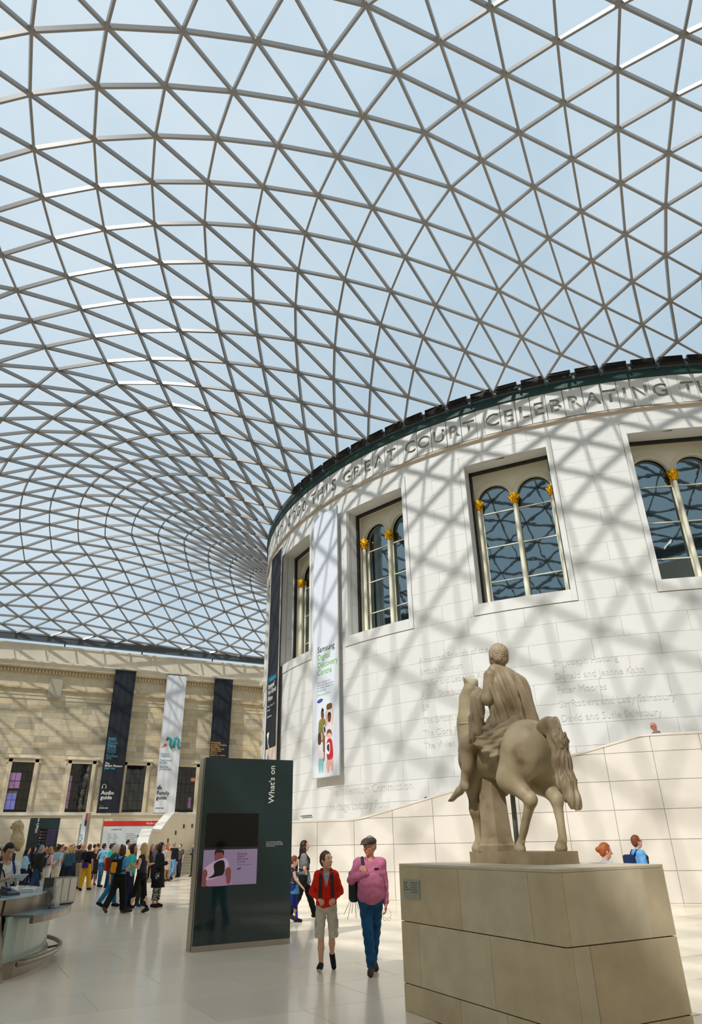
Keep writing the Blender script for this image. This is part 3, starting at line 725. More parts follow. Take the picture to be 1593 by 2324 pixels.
# windows of the west wall
WGLASS = mirror_glass('gallery_window_glass', (.5, .5, .5), fac=.16, dark=(.012, .012, .011))
PINK = mat('pink_gallery_light', srgb(150, 110, 150), .6, emis=srgb(150, 108, 152), estr=.22)
VIOL = mat('violet_gallery_light', srgb(120, 120, 190), .6, emis=srgb(120, 116, 186), estr=.25)
ORNG = mat('orange_gallery_light', srgb(200, 120, 90), .6, emis=srgb(210, 110, 80), estr=.25)
CASTM = mat('pale_gallery_cast', srgb(96, 92, 84), .7)
LEADM = mat('window_lead', srgb(14, 14, 14), .5)
for cx, n in WW_:
    win = empty('window_%d' % (n + 10), (cx, WY, 0)); tag(win, kind='structure')
    B = lambda name, x0, x1, y0, y1, z0, z1, m, bev=0: (MB().bbox((x0, -y1, z0), (x1, -y0, z1), bev) if bev else MB().box((x0, -y1, z0), (x1, -y0, z1))).obj(name, m, win)
    for s in (-1, 1):
        x0, x1 = sorted((s * .90, s * 1.22)); B('architrave', x0, x1, -.02, .14, 4.40, 8.72, BEIGE[0], .015)
        x0, x1 = sorted((s * 1.22, s * 1.36)); B('architrave_back', x0, x1, -.02, .05, 4.40, 8.60, BEIGE[0])
        x0, x1 = sorted((s * 1.20, s * 1.42)); B('architrave_ear', x0, x1, -.02, .13, 8.40, 8.72, BEIGE[0], .015)
    B('architrave_head', -1.22, 1.22, -.02, .14, 8.43, 8.74, BEIGE[0], .015); B('hood', -1.5, 1.5, -.02, .24, 8.74, 8.84, BEIGE[0], .015)
    B('frame', -.90, .90, -.02, .0, 4.40, 4.58, DARKW)
    for i in range(4):
        for j in range(5):
            x0 = -.88 + .44 * i; z0 = 4.6 + .765 * j; B('glass_pane', x0 + .012, x0 + .428, .015, .025, z0 + .012, z0 + .753, WGLASS)
    for i in range(5): B('lead_bar', -.88 + .44 * i - .012, -.88 + .44 * i + .012, .012, .04, 4.58, 8.43, LEADM)
    for j in range(6): B('lead_bar', -.90, .90, .012, .04, 4.6 + .765 * j - .012 - (.0 if j != 3 else .02), 4.6 + .765 * j + .012, LEADM)
    # things lit in the gallery behind, seen through the panes
    if n == 1:
        B('gallery_light', -.86, .0, .026, .030, 6.3, 7.55, PINK); B('gallery_light', -.86, -.1, .026, .030, 4.62, 5.9, VIOL); B('gallery_light', -.86, -.05, .026, .031, 5.9, 6.1, CASTM)
    if n == 2:
        B('gallery_light', -.86, -.68, .026, .030, 4.7, 7.4, PINK); mb = MB()
        for q, (x, zz, r) in enumerate(((.60, 7.9, .13), (.52, 7.3, .22), (.46, 6.7, .18), (.40, 6.0, .2), (.34, 5.3, .18), (.38, 4.8, .2))): mb.tube([(x - .02, -.03, zz - .35), (x, -.031, zz), (x + .02, -.03, zz + .3)], [r * .5, r, r * .6], 8)
        for i, v in enumerate(mb.V): mb.V[i] = (v[0], -.028 + (v[1] + .03) * .05, v[2])
        mb.obj('gallery_cast', CASTM, win, smooth=True)
    if n == 4:
        B('gallery_light', .42, .86, .026, .030, 7.15, 7.45, ORNG); B('gallery_light', .35, .62, .026, .030, 4.75, 5.7, PINK)
# the other three walls, outside the photograph
for nm, a, b in (('wall_south', (-47, -37.5, 0), (-46.07, 37.5, 18.9)), ('wall_east', (-47, -37.6, 0), (52, -36.7, 18.9)), ('wall_north', (51.2, -37.5, 0), (52, 37.5, 18.9))):
    tag(MB().box(a, b).obj(nm, BEIGE_P), kind='structure')

# ------------------------------------------------------------------ pedestal
PX, PY, PA, PL, PW_, PZ = -31.31, -27.10, rad(89.1), 2.70, 1.35, 1.44
PEDS = [mat('pedestal_stone_%d' % i, srgb(*c), .42, var=.10, scale=3.5, detail=8, spec=.4, bump=.03) for i, c in enumerate([(218, 202, 172), (208, 190, 156), (222, 208, 182), (206, 182, 142), (214, 197, 166)])]
ped = empty('pedestal', (PX, PY, 0), PA); tag(ped, 'large tapered-looking beige stone pedestal under the horse and rider statue', 'pedestal')
# local x runs along the long left face, local -y is into the pedestal
MB().box((.05, -PW_ + .05, 0), (PL - .05, -.05, PZ - .02)).obj('core', PEDS[4], ped)
rows = [(.855, PZ - .03), (.26, .85), (0, .255)]
cuts = [[0, .40, 1.49, PL], [0, 1.05, 2.33, PL], [0, .9, 1.62, PL]]
rc = [[0, 1.05, PW_], [0, .26, PW_], [0, .95, PW_]]
kk = 0
for (z0, z1), cu, rr in zip(rows, cuts, rc):
    for a, b in zip(cu, cu[1:]):
        MB().bbox((a + .002, -.06, z0 + .002), (b - .002, 0, z1 - .002), .003).obj('stone_block', PEDS[(kk * 2) % 5], ped)
        MB().bbox((a + .002, -PW_, z0 + .002), (b - .002, -PW_ + .06, z1 - .002), .003).obj('stone_block', PEDS[(kk * 3 + 1) % 5], ped); kk += 1
    for a, b in zip(rr, rr[1:]):
        MB().bbox((0, -b + (.0 if b == PW_ else .002), z0 + .002), (.06, -a - (.06 if a == 0 else .002), z1 - .002), .003).obj('stone_block', PEDS[(kk * 2 + 1) % 5], ped)
        MB().bbox((PL - .06, -b + .002, z0 + .002), (PL, -a - .002, z1 - .002), .003).obj('stone_block', PEDS[(kk + 2) % 5], ped); kk += 1
MB().bbox((0, -PW_, PZ - .03), (PL, 0, PZ), .004).obj('top_slab', PEDS[2], ped)
pq = MB().bbox((2.25, .001, 1.09), (2.60, .012, 1.28), .002).obj('label_plaque', mat('plaque_grey', srgb(168, 172, 160), .5), ped)
INK = mat('dark_print', srgb(50, 50, 50), .7)
for i, (x, n, s) in enumerate(((2.585, 4, .016), (2.43, 5, .014))):
    for j in range(n): put_text('plaque_text', ('Marble statue', 'of a youth', 'on horseback', 'Roman, about AD 1-50')[j] if i == 0 else ('Much restored, the statue', 'shows a young rider in', 'a cloak on horseback. It', 'was found near Rome and', 'came from a collection')[j],
                                Matrix.Translation(ped.location) @ Matrix.Rotation(PA, 4, 'Z') @ frame((x, .0125, 1.245 - .024 * j), (-1, 0, 0), (0, 0, 1)), s, INK, None, depth=.001).parent = pq
for o in list(pq.children): o.matrix_parent_inverse = ped.matrix_basis.inverted()

# ------------------------------------------------------------------ statue of a horse and rider
def marble(name, c1, c2, c3):
    m = mat(name, srgb(*c1), .5, col2=srgb(*c2), scale=3.0, detail=8, spec=.35, bump=.05); t = m.node_tree
    r = [n for n in t.nodes if n.type == 'VALTORGB'][0]; e = r.color_ramp.elements.new(.42); e.color = (*srgb(*c3), 1); return m
MARB = marble('weathered_marble', (120, 100, 70), (190, 176, 148), (164, 147, 117)); MARB2 = marble('dark_marble', (104, 86, 64), (178, 160, 132), (148, 130, 104)); MARB3 = marble('restored_marble', (180, 166, 136), (206, 196, 170), (192, 180, 152))
STS = 1.18
stat = empty('equestrian_statue', (-30.51, -25.67, PZ), rad(89.1)); stat.scale = (STS,) * 3
tag(stat, 'marble statue of a cloaked rider on a walking horse, on the stone pedestal', 'statue')
SZ = .10
def sobj(name, f, lo, hi, h, m, parent=stat):
    me = sculpt(name, f, lo, hi, h); me.materials.append(m); return link(name, me, None, parent, (0, 0, SZ) if parent is stat else None)
pl = MB(); random.seed(5); pts = [(-.585, -.20), (-.56, .17), (-.30, .195), (.2, .185), (.51, .17), (.53, -.16), (.2, -.21), (-.3, -.22)]
pl.prism(pts, 0, SZ).obj('plinth', MARB2, stat)
def leg(pts, rs): return [cone(pts[i], pts[i + 1], rs[i], rs[i + 1]) for i in range(len(pts) - 1)]
def hoof(x, y, z=0.0, a=0.0):
    return [cone((x - .005, y, z + .085), (x + .02, y, z + .035), .036, .05), ell((x + .025, y, z + .02), (.062, .05, .045)), cone((x - .035, y, z + .10), (x - .05, y, z + .065), .018, .01)]
horse = [ell((.05, 0, .86), (.50, .225, .235)), ell((.40, 0, .90), (.23, .205, .27)), ell((-.34, .0, .90), (.29, .225, .245)), ell((.24, 0, 1.04), (.22, .09, .09)),
         ell((-.36, .10, .82), (.20, .125, .24)), ell((-.40, -.10, .82), (.20, .125, .24)),
         cone((.44, 0, .98), (.50, 0, 1.22), .185, .118), cone((.50, 0, 1.22), (.45, 0, 1.56), .115, .092), cone((.58, 0, 1.10), (.54, 0, 1.5), .11, .085)]
HD = (.72, -.69)                                                   # the head turns to the horse's right
hp = lambda d, l, z: (.46 + HD[0] * d - HD[1] * l, HD[1] * d + HD[0] * l, z)
HR = rotz(math.atan2(HD[1], HD[0]))
horse += [(cone((.46, 0, 1.57), hp(.12, 0, 1.53), .085, .088), .03), (cone(hp(.12, 0, 1.52), hp(.36, 0, 1.26), .085, .06), .03), (ell(hp(.13, .07, 1.46), (.07, .03, .075), HR), .02), (ell(hp(.13, -.07, 1.46), (.07, .03, .075), HR), .02), (ell(hp(.39, 0, 1.22), (.055, .05, .05), HR), .02),
          (ell(hp(.15, .085, 1.53), (.03, .018, .022), HR), .01), (ell(hp(.15, -.085, 1.53), (.03, .018, .022), HR), .01)]
horse += [(f, .07) for f in leg([(.42, .12, .82), (.41, .125, .62), (.43, .11, .37), (.425, .105, .12)], [.12, .085, .046, .034])] + [(ell((.435, .11, .37), (.05, .045, .06)), .02)] + [(f, .015) for f in hoof(.44, .105)]
horse += [(f, .07) for f in leg([(.42, -.12, .82), (.47, -.125, .62), (.64, -.115, .50), (.57, -.11, .24)], [.12, .085, .05, .034])] + [(ell((.64, -.115, .49), (.05, .045, .055)), .02), (cone((.57, -.11, .24), (.53, -.11, .17), .035, .045), .02), (ell((.515, -.11, .15), (.045, .045, .05)), .015)]
horse += [(f, .08) for f in leg([(-.34, .12, .84), (-.20, .14, .62), (-.42, .115, .42)], [.15, .115, .052])] + [(f, .03) for f in leg([(-.42, .115, .42), (-.225, .105, .11)], [.05, .034])] + [(ell((-.43, .115, .43), (.046, .036, .055)), .05)] + [(f, .015) for f in hoof(-.20, .105)]
horse += [(f, .08) for f in leg([(-.40, -.12, .84), (-.30, -.145, .60), (-.50, -.12, .42)], [.15, .115, .052])] + [(f, .03) for f in leg([(-.50, -.12, .42), (-.51, -.12, .11)], [.05, .034])] + [(ell((-.515, -.12, .43), (.046, .036, .055)), .05)] + [(f, .015) for f in hoof(-.49, -.12)]
for sgn in (1, -1): horse.append((cone((.455, sgn * .055, 1.62), (.45, sgn * .085, 1.70), .024, .012), .015))
hb = union(horse, .09)
def horse_f(P): return hb(P) + .004 * np.sin(P[:, 0] * 22) * np.sin(P[:, 2] * 19) * np.sin(P[:, 1] * 17)
hs = sobj('horse', horse_f, (-.75, -.34, -.02), (1.02, .34, 1.76), .0125, MARB)
man = [cone((.40 + .012 * math.sin(i * 2.1), 0, 1.16 + .028 * i), (.375 + .012 * math.cos(i * 1.7), .0, 1.18 + .028 * i), .045, .03) for i in range(18)]
sobj('mane', union(man + [(cone((.43, 0, 1.66), (.50, .0, 1.70), .045, .03), .03)], .02), (.28, -.1, 1.05), (.58, .1, 1.78), .010, MARB3)
sobj('collar', lambda P: np.sqrt((np.sqrt(((P[:, 0] - .50) / 1.12) ** 2 + P[:, 1] ** 2) - .132) ** 2 + (P[:, 2] - 1.22 - .10 * (P[:, 0] - .5)) ** 2) - .017, (.28, -.2, 1.15), (.72, .2, 1.30), .008, MARB)
TP = [(-.54, 0, .97), (-.62, 0, 1.05), (-.70, 0, 1.04), (-.755, 0, .90), (-.76, .0, .72), (-.79, .01, .54), (-.84, .01, .40), (-.885, .0, .30)]
TR = [.045, .058, .070, .074, .072, .074, .055, .010]
tl = [cone(TP[i], TP[i + 1], TR[i], TR[i + 1]) for i in range(7)]
tf = union(tl, .05)
def tail_f(P):
    a = np.arctan2(P[:, 1], P[:, 0] + .80 + .12 * (P[:, 2] - .7)); return tf(P) + .010 * np.sin(a * 9 + P[:, 2] * 14 + 1.5 * np.sin(P[:, 2] * 21)) + .004 * np.sin(a * 19 - P[:, 2] * 25)
sobj('tail', tail_f, (-1.02, -.16, .24), (-.46, .16, 1.2), .0095, MARB2)
oc = lambda r, a0=0: [(.28 + r * math.cos(a0 + math.pi / 3 * i), r * .82 * math.sin(a0 + math.pi / 3 * i)) for i in range(6)]
pb = MB()
for (r0, z0), (r1, z1) in zip([(.235, 0), (.235, .05), (.205, .07), (.19, .12), (.165, .50)], [(.235, .05), (.205, .07), (.19, .12), (.165, .50), (.16, .70)]):
    V = [(*p, z0) for p in oc(r0, .3)] + [(*p, z1) for p in oc(r1, .3)]; pb.add(V, [(i, (i + 1) % 6, 6 + (i + 1) % 6, 6 + i) for i in range(6)])
pb.obj('support_pillar', MARB2, stat, (0, 0, SZ))
MB().tube([(-.02, .0, 0), (-.04, .0, .68)], .024, 12).obj('metal_prop', mat('grey_prop', srgb(120, 124, 122), .5, metal=.3), stat, (0, 0, SZ), smooth=True)
# rider
hx = -.06
rid = [ell((-.03, 0, 1.14), (.13, .15, .13)), ell((-.07, 0, 1.34), (.115, .15, .20)), ell((-.09, 0, 1.52), (.11, .175, .15)), cone((-.09, 0, 1.62), (-.07, 0, 1.74), .062, .056),
       (ell((hx, 0, 1.835), (.105, .086, .118)), .03), (ell((hx + .045, 0, 1.785), (.06, .062, .07)), .03), (cone((hx + .095, 0, 1.85), (hx + .122, 0, 1.815), .012, .02), .012), (ell((hx + .10, 0, 1.775), (.02, .03, .012)), .01), (ell((hx + .085, 0, 1.875), (.03, .05, .014)), .01)]
for s in (1, -1): rid += [(ell((hx + .0, s * .088, 1.83), (.025, .012, .032)), .006), (ell((hx + .082, s * .032, 1.852), (.018, .016, .010)), .004)]
rid += [(cone((-.09, .155, 1.61), (-.065, .205, 1.37), .068, .055), .05), (cone((-.065, .205, 1.37), (.10, .165, 1.47), .055, .040), .03), (ell((.135, .16, 1.50), (.05, .032, .04)), .02)]
for dy, dz, L_ in ((.02, .05, .045), (.005, .055, .05), (-.012, .035, .03), (-.025, .02, .02)): rid.append((cone((.145, .16 + dy, 1.52), (.15 + .02, .16 + dy, 1.52 + dz), .013, .010), .006))
rid.append((cone((.12, .135, 1.50), (.15, .115, 1.53), .014, .010), .006))
rid += [(cone((-.10, -.165, 1.60), (-.02, -.24, 1.36), .068, .055), .05), (cone((-.02, -.24, 1.36), (.20, -.20, 1.30), .053, .038), .03), (ell((.24, -.19, 1.30), (.05, .03, .035)), .02)]
for s in (1, -1):
    rid += [(cone((.0, s * .10, 1.10), (.22, s * .265, .97), .105, .082), .06), (cone((.22, s * .265, .97), (.33, s * .285, .62), .078, .042), .04), (ell((.245, s * .285, .82), (.06, .058, .12)), .04), (cone((.335, s * .285, .595), (.43, s * .29, .545), .045, .036), .03), (cone((.42, s * .29, .548), (.56, s * .30, .475), .040, .022), .02), (ell((.315, s * .285, .575), (.035, .032, .04)), .02)]
    for i in range(4): rid.append((cone((.53, s * (.275 + .015 * i), .485), (.575, s * (.277 + .017 * i), .462), .014, .010), .006))
rb = union(rid, .05)
sobj('rider', rb, (-.30, -.40, .40), (.66, .40, 2.0), .0098, MARB2)
hairf = union([ell((hx - .014, 0, 1.855), (.112, .096, .112)), ell((hx - .05, 0, 1.79), (.06, .08, .06))], .03)
def hair(P):
    x, y, z = P.T; d = hairf(P); d = np.maximum(d, (x - hx - .075 - .3 * (z - 1.87)))
    d = np.maximum(d, -np.maximum(np.abs(y) - .2, -(x - hx - .02) - (1.80 - z) * 3) - .0) if False else d
    return d + .0045 * np.sin(x * 110 + 3 * np.sin(z * 75 + y * 30)) * np.sin(z * 120 + 2.5 * np.sin(y * 80))
sobj('hair', hair, (hx - .16, -.13, 1.70), (hx + .12, .13, 2.0), .0055, MARB2)
# cloak: body wrap, shoulder roll, hanging fall over the forearm, sling over the hip
wrap_p = [ell((-.11, -.005, 1.50), (.135, .20, .20)), ell((-.12, -.01, 1.30), (.15, .205, .22)), ell((-.09, -.01, 1.13), (.19, .24, .12)), cone((-.12, -.17, 1.55), (-.17, -.20, 1.12), .09, .12), cone((-.10, .12, 1.655), (-.03, .175, 1.60), .055, .05), cone((-.06, -.12, 1.66), (-.10, .10, 1.665), .05, .055)]
wf = union(wrap_p, .07)
def wrapf(P):
    x, y, z = P.T; an = np.arctan2(y, -(x - .02)); d = wf(P)
    fold = .016 * np.sin(an * 13 + 5 * (1.62 - z) * np.sign(y + .02) + 2.2 * np.sin(z * 7)) + .007 * np.sin(an * 27 - z * 22)
    d = d + fold * np.clip((1.66 - z) * 6, 0, 1)
    d = np.maximum(d, x - .02 + .35 * (z - 1.35)); d = np.maximum(d, -(z - 1.045 - .03 * np.sin(y * 18))); return d
sobj('cloak', wrapf, (-.42, -.36, .98), (.16, .34, 1.76), .0092, MARB2)
fall = [cone((.04, .20, 1.43), (.11, .195, 1.45), .062, .055), cone((.06, .235, 1.40), (.10, .27, 1.02), .050, .062), cone((.02, .245, 1.38), (.03, .285, 1.06), .045, .05), cone((.11, .225, 1.42), (.16, .255, .98), .045, .045)]
ff = union(fall, .04)
def fallf(P):
    x, y, z = P.T; d = ff(P) + .013 * np.sin(x * 95 + y * 30 + 2 * np.sin(z * 13)) * np.clip((1.45 - z) * 5, 0, 1) + .005 * np.sin(x * 170 - z * 12); return np.maximum(d, -(z - .955 - .03 * np.sin(x * 45)))
sobj('cloak_fall', fallf, (-.10, .08, .9), (.28, .40, 1.54), .0088, MARB2)
sling = [cone((-.10, .12, 1.12), (.10, .24, 1.04), .085, .07), cone((-.17, .13, 1.06), (.02, .265, .96), .075, .06), cone((-.20, .17, 1.0), (-.07, .275, .88), .06, .05), cone((-.22, .20, 1.0), (-.17, .275, .80), .045, .025), cone((-.28, .06, 1.13), (-.16, .20, 1.0), .06, .06), cone((.02, .265, .96), (-.14, .275, .84), .055, .035)]
sf = union(sling, .05)
def slingf(P):
    x, y, z = P.T; r_ = np.sqrt((x + .02) ** 2 + (z - 1.42) ** 2); return sf(P) + .009 * np.sin(r_ * 78 + 1.5 * np.sin(np.arctan2(z - 1.42, x + .02) * 5)) + .003 * np.sin(r_ * 150 + x * 40)
sobj('cloak_sling', slingf, (-.42, -.05, .72), (.24, .38, 1.26), .0092, MARB2)
# right-hand side of the cloak over the horse's far flank
sobj('cloak_far_side', union([cone((-.16, -.16, 1.14), (-.10, -.26, .98), .08, .06), cone((-.05, -.16, 1.1), (.08, -.26, .98), .08, .06)], .06), (-.34, -.38, .86), (.2, -.02, 1.26), .012, MARB2)

# ------------------------------------------------------------------ information kiosks
KST = mat('kiosk_steel', srgb(176, 168, 156), .38, metal=.55, streak=(1, 1, 30), var=.06, scale=20)
KGLS = mat('kiosk_green_glass', srgb(28, 52, 56), .06, spec=.55, coat=.3)
SCRB = mat('black_screen', srgb(6, 7, 8), .08, spec=.5)
SCRL = mat('lit_screen', srgb(150, 132, 160), .2, emis=srgb(140, 120, 152), estr=.35)
WPRINT = mat('white_print', srgb(238, 238, 232), .6)
def print_(name, s, o, xdir, ydir, size, m, parent, **kw):
    V, F = text_geo(s, size, **kw); M = frame(o, xdir, ydir); return link(name, mesh_from(name, [M @ Vector(v) for v in V], F), m, parent)
def blob(name, pts, o, xdir, ydir, m, parent, th=.003, k=24):
    """flat printed shape: smooth closed outline through the points"""
    n = len(pts); out = []
    for i in range(n):
        p0, p1, p2, p3 = [Vector((*pts[(i + j - 1) % n], 0)) for j in range(4)]
        for q in range(4):
            t = q / 4; out.append(.5 * ((2 * p1) + (-p0 + p2) * t + (2 * p0 - 5 * p1 + 4 * p2 - p3) * t * t + (-p0 + 3 * p1 - 3 * p2 + p3) * t ** 3))
    M = frame(o, xdir, ydir); N = len(out); V = [M @ v for v in out] + [M @ (v + Vector((0, 0, th))) for v in out]
    return link(name, mesh_from(name, V, [tuple(range(N, 2 * N))] + [(i, (i + 1) % N, N + (i + 1) % N, N + i) for i in range(N)]), m, parent)
def circ_pts(cx, cy, rx, ry=None, n=12, a=0): ry = ry or rx; return [(cx + rx * math.cos(2 * math.pi * i / n) * math.cos(a) - ry * math.sin(2 * math.pi * i / n) * math.sin(a), cy + rx * math.cos(2 * math.pi * i / n) * math.sin(a) + ry * math.sin(2 * math.pi * i / n) * math.cos(a)) for i in range(n)]
X1, Z1, NY = (1, 0, 0), (0, 0, 1), (0, -1, 0)
kio = empty('information_kiosk', (-32.03, -18.66, 0)); tag(kio, 'tall dark green kiosk reading What\'s on, with two screens, left of the walking boy', 'kiosk')
KW, KH, KD = 1.85, 3.21, .36
kb = MB().bbox((0, .012, 0), (KW, KD, KH), .006).obj('body', KST, kio)
MB().box((.0, -.012, .095), (KW, .010, KH - .004)).obj('glass_front', KGLS, kio)
MB().box((.0, -.010, 0), (KW, .012, .09)).obj('base_strip', KST, kio)
MB().box((-.006, .05, .02), (.0, .07, KH - .02)).obj('side_seam', DARKW, kio)
s1 = MB().box((.10, -.016, 1.63), (1.14, -.011, 2.21)).obj('screen', SCRB, kio)
s2 = MB().box((.09, -.016, 1.005), (1.14, -.011, 1.59)).obj('screen', SCRL, kio)
DK = lambda n, r, g, b, e=.0: mat('print_' + n, srgb(r, g, b), .6, emis=srgb(r, g, b) if e else None, estr=e)
SK = lambda pts, m, y=-.018: blob('screen_image', pts, (0, y, 0), X1, Z1, m, s2, .001)
SK([(.14, 1.01), (.22, 1.14), (.40, 1.17), (.58, 1.12), (.66, 1.01)], DK('pinkshirt', 168, 128, 158, .3), -.017)
SK(circ_pts(.385, 1.47, .085, .12), DK('skin_screen', 120, 66, 66, .4)); SK([(.30, 1.50), (.31, 1.58), (.385, 1.59), (.47, 1.57), (.475, 1.49), (.44, 1.54), (.34, 1.54)], DK('hair_screen', 34, 24, 28))
SK([(.13, 1.30), (.50, 1.45), (.565, 1.23), (.18, 1.10)], DK('tablet_screen', 184, 156, 180, .4), -.019); SK([(.20, 1.13), (.31, 1.20), (.30, 1.36), (.48, 1.41), (.50, 1.20), (.36, 1.15)], DK('tablet_dark', 22, 18, 18), -.020)
SK(circ_pts(.135, 1.20, .05, .075), DK('skin_screen', 120, 66, 66, .4), -.021); SK(circ_pts(.575, 1.22, .06, .075), DK('skin_screen', 120, 66, 66, .4), -.021); SK([(.10, 1.01), (.09, 1.15), (.16, 1.14), (.17, 1.01)], DK('skin_screen', 120, 66, 66, .4), -.0205); SK([(.56, 1.04), (.55, 1.16), (.63, 1.18), (.62, 1.04)], DK('skin_screen', 120, 66, 66, .4), -.0205)
for i, s in enumerate(('Samsung', 'Digital', 'Discovery', 'Centre')): print_('screen_text', s, (.74, -.017, 1.50 - .045 * i), X1, Z1, .055, DK('screen_ink', 66, 58, 84), s2, depth=.001)
print_('screen_text', 'Free digital workshops every weekend', (.74, -.017, 1.325), X1, Z1, .019, DK('screen_ink', 66, 58, 84), s2, depth=.001)
SK(circ_pts(.785, 1.265, .045, .014, 12, .2), DK('logo_blue', 40, 60, 150, .3))
print_('lettering', "What's on", (1.45, -.0135, 2.39), Z1, (-1, 0, 0), .168, WPRINT, kio, depth=.002, bold=.002)
for i, s in enumerate(('For more information on exhibitions', 'and events, ask at the Information Desk,', 'exhibition and event tickets are available', 'from the Ticket Desk')): print_('small_print', s, (1.31, -.0135, 1.70 - .026 * i), X1, Z1, .0215, WPRINT, kio, depth=.001)
# the second kiosk, far off by the lion
k2 = empty('information_kiosk', (-32.15, 17.2, 0)); tag(k2, 'distant dark green What\'s on kiosk beside the stone lion', 'kiosk')
MB().bbox((0, .012, 0), (1.72, .36, 3.32), .006).obj('body', KST, k2); MB().box((.0, -.012, .095), (1.72, .010, 3.315)).obj('glass_front', KGLS, k2)
sc = MB().box((.62, -.016, 1.75), (1.62, -.011, 2.72)).obj('screen', SCRB, k2)
MB().box((1.06, -.018, 1.77), (1.60, -.017, 2.70)).obj('screen_image', DK('violet_screen', 46, 38, 66, .25), sc)
for i, c in enumerate(((150, 70, 60), (170, 60, 70), (140, 140, 190), (120, 70, 60), (60, 110, 200))): MB().box((.66, -.018, 2.5 - .17 * i), (.74, -.017, 2.57 - .17 * i)).obj('screen_image', DK('icon%d' % i, *c, .3), sc); MB().box((.78, -.018, 2.52 - .17 * i), (1.0, -.017, 2.54 - .17 * i)).obj('screen_image', DK('line', 90, 100, 120, .2), sc)
print_('lettering', "What's on", (.50, -.0135, 2.46), Z1, (-1, 0, 0), .20, WPRINT, k2, depth=.002, bold=.003)

# ------------------------------------------------------------------ banners
NAVY = mat('navy_banner_cloth', srgb(24, 30, 40), .75, var=.08, scale=2, streak=(6, 1, .3)); WHITEB = mat('white_banner_cloth', srgb(226, 228, 234), .7, var=.03, scale=2, streak=(6, 1, .3))
CYAN = DK('cyan', 96, 178, 208); ORA = DK('amber', 214, 160, 96); GRN = DK('green', 112, 190, 62); BLK = DK('black', 24, 24, 28); TEAL = DK('teal', 50, 120, 134); GREY = DK('greyprint', 130, 130, 136)
def wall_banner(cx, m, label, wd=1.96):
    b = empty('hanging_banner', (cx, 35.65, 4.30)); tag(b, label, 'banner', 'tall banners hanging on the old stone wall')
    V = []; F = []; N = 12
    for i in range(N + 1):
        x = -wd / 2 + wd * i / N; dy = .012 * math.sin(i * 1.7)
        V += [(x, dy, 0), (x, dy, 12.68), (x, dy + .012, 0), (x, dy + .012, 12.68)]
    for i in range(N):
        o = 4 * i; F += [(o, o + 4, o + 5, o + 1), (o + 2, o + 3, o + 7, o + 6), (o, o + 2, o + 6, o + 4), (o + 1, o + 5, o + 7, o + 3)]
    F += [(0, 1, 3, 2), (4 * N, 4 * N + 2, 4 * N + 3, 4 * N + 1)]
    link('cloth', mesh_from('cloth', V, F), m, b)
    MB().tube([(-wd / 2 - .05, .03, 12.70), (wd / 2 + .05, .03, 12.70)], .035, 8).obj('top_rail', EDGE, b); MB().tube([(-wd / 2 - .02, .0, 0), (wd / 2 + .02, .0, 0)], .022, 8).obj('bottom_rail', EDGE, b)
    return b
def bt(b, s, x, z, size, m, **kw): return print_('lettering', s, (x, -.02, z - 4.30), X1, Z1, size, m, b, depth=.002, **kw)
b1 = wall_banner(-24.47, NAVY, 'dark navy Audio guide banner with a headphone symbol and language names')
for i, s in enumerate(('English.', '한국어.', 'Deutsch.', 'Italiano.', '日本語.', 'Français.', 'Español.', 'عربي.', 'Русский.', '中文.')): bt(b1, s, -.80, 10.58 - .198 * i, .25, CYAN)
bt(b1, 'The', -.80, 8.37, .25, WPRINT, bold=.004); bt(b1, 'British Museum', -.80, 8.17, .25, WPRINT, bold=.004); bt(b1, 'your way', -.80, 7.97, .25, CYAN, bold=.004)
bt(b1, 'Audio', -.80, 5.82, .46, WPRINT, bold=.006); bt(b1, 'guide', -.80, 5.43, .46, WPRINT, bold=.006); bt(b1, 'KOREAN AIR', -.80, 4.66, .13, WPRINT, bold=.004); bt(b1, 'Supported by', -.80, 4.86, .06, WPRINT)
MB().tube([(-.60 + .17 * math.cos(a), -.02, 2.18 + .19 * math.sin(a)) for a in arc(14, -.5, math.pi + .5)], .022, 6).obj('headphone_symbol', WPRINT, b1)
for s in (-1, 1): MB().tube([(-.60 + s * .15, -.02, 2.02), (-.60 + s * .15, -.02, 2.16)], .04, 6).obj('headphone_symbol', WPRINT, b1)
b2 = wall_banner(-19.45, WHITEB, 'white Family guide banner with a turquoise coiled creature printed on it')
for s, z in (('Explore', 9.39), ('together.', 9.20), ('Take turns', 8.80), ('to play.', 8.61), ('Beat the', 8.22), ('grown-ups!', 8.03)): bt(b2, s, -.85, z, .25, TEAL)
bt(b2, 'Family', -.86, 5.85, .46, BLK, bold=.006); bt(b2, 'guide', -.86, 5.46, .46, BLK, bold=.006); bt(b2, 'KOREAN AIR', -.86, 4.67, .13, DK('navyprint', 50, 70, 130), bold=.004)
for x, hh in ((-.78, .24), (-.64, .38), (-.50, .22)): blob('family_symbol', circ_pts(x, 2.0 + hh, .035, .04, 8), (0, -.02, 0), X1, Z1, BLK, b2); blob('family_symbol', [(x - .05, 2.0 + hh - .06), (x + .05, 2.0 + hh - .06), (x + .03, 2.0), (x - .03, 2.0)], (0, -.02, 0), X1, Z1, BLK, b2)
TQ = DK('turquoise', 40, 150, 150)
MB().tube([(-.42, -.03, 6.55), (-.2, -.03, 6.62), (.0, -.03, 6.50), (-.05, -.03, 6.0), (.1, -.03, 5.70), (.32, -.03, 5.78), (.34, -.03, 6.3), (.30, -.03, 6.62), (.52, -.03, 6.72), (.72, -.03, 6.5), (.70, -.03, 6.0), (.80, -.03, 5.75), (.93, -.03, 5.7)], [.07, .10, .11, .11, .11, .11, .11, .11, .11, .11, .11, .11, .11], 8).obj('creature_print', TQ, b2, smooth=True)
cp = b2.children[-1]
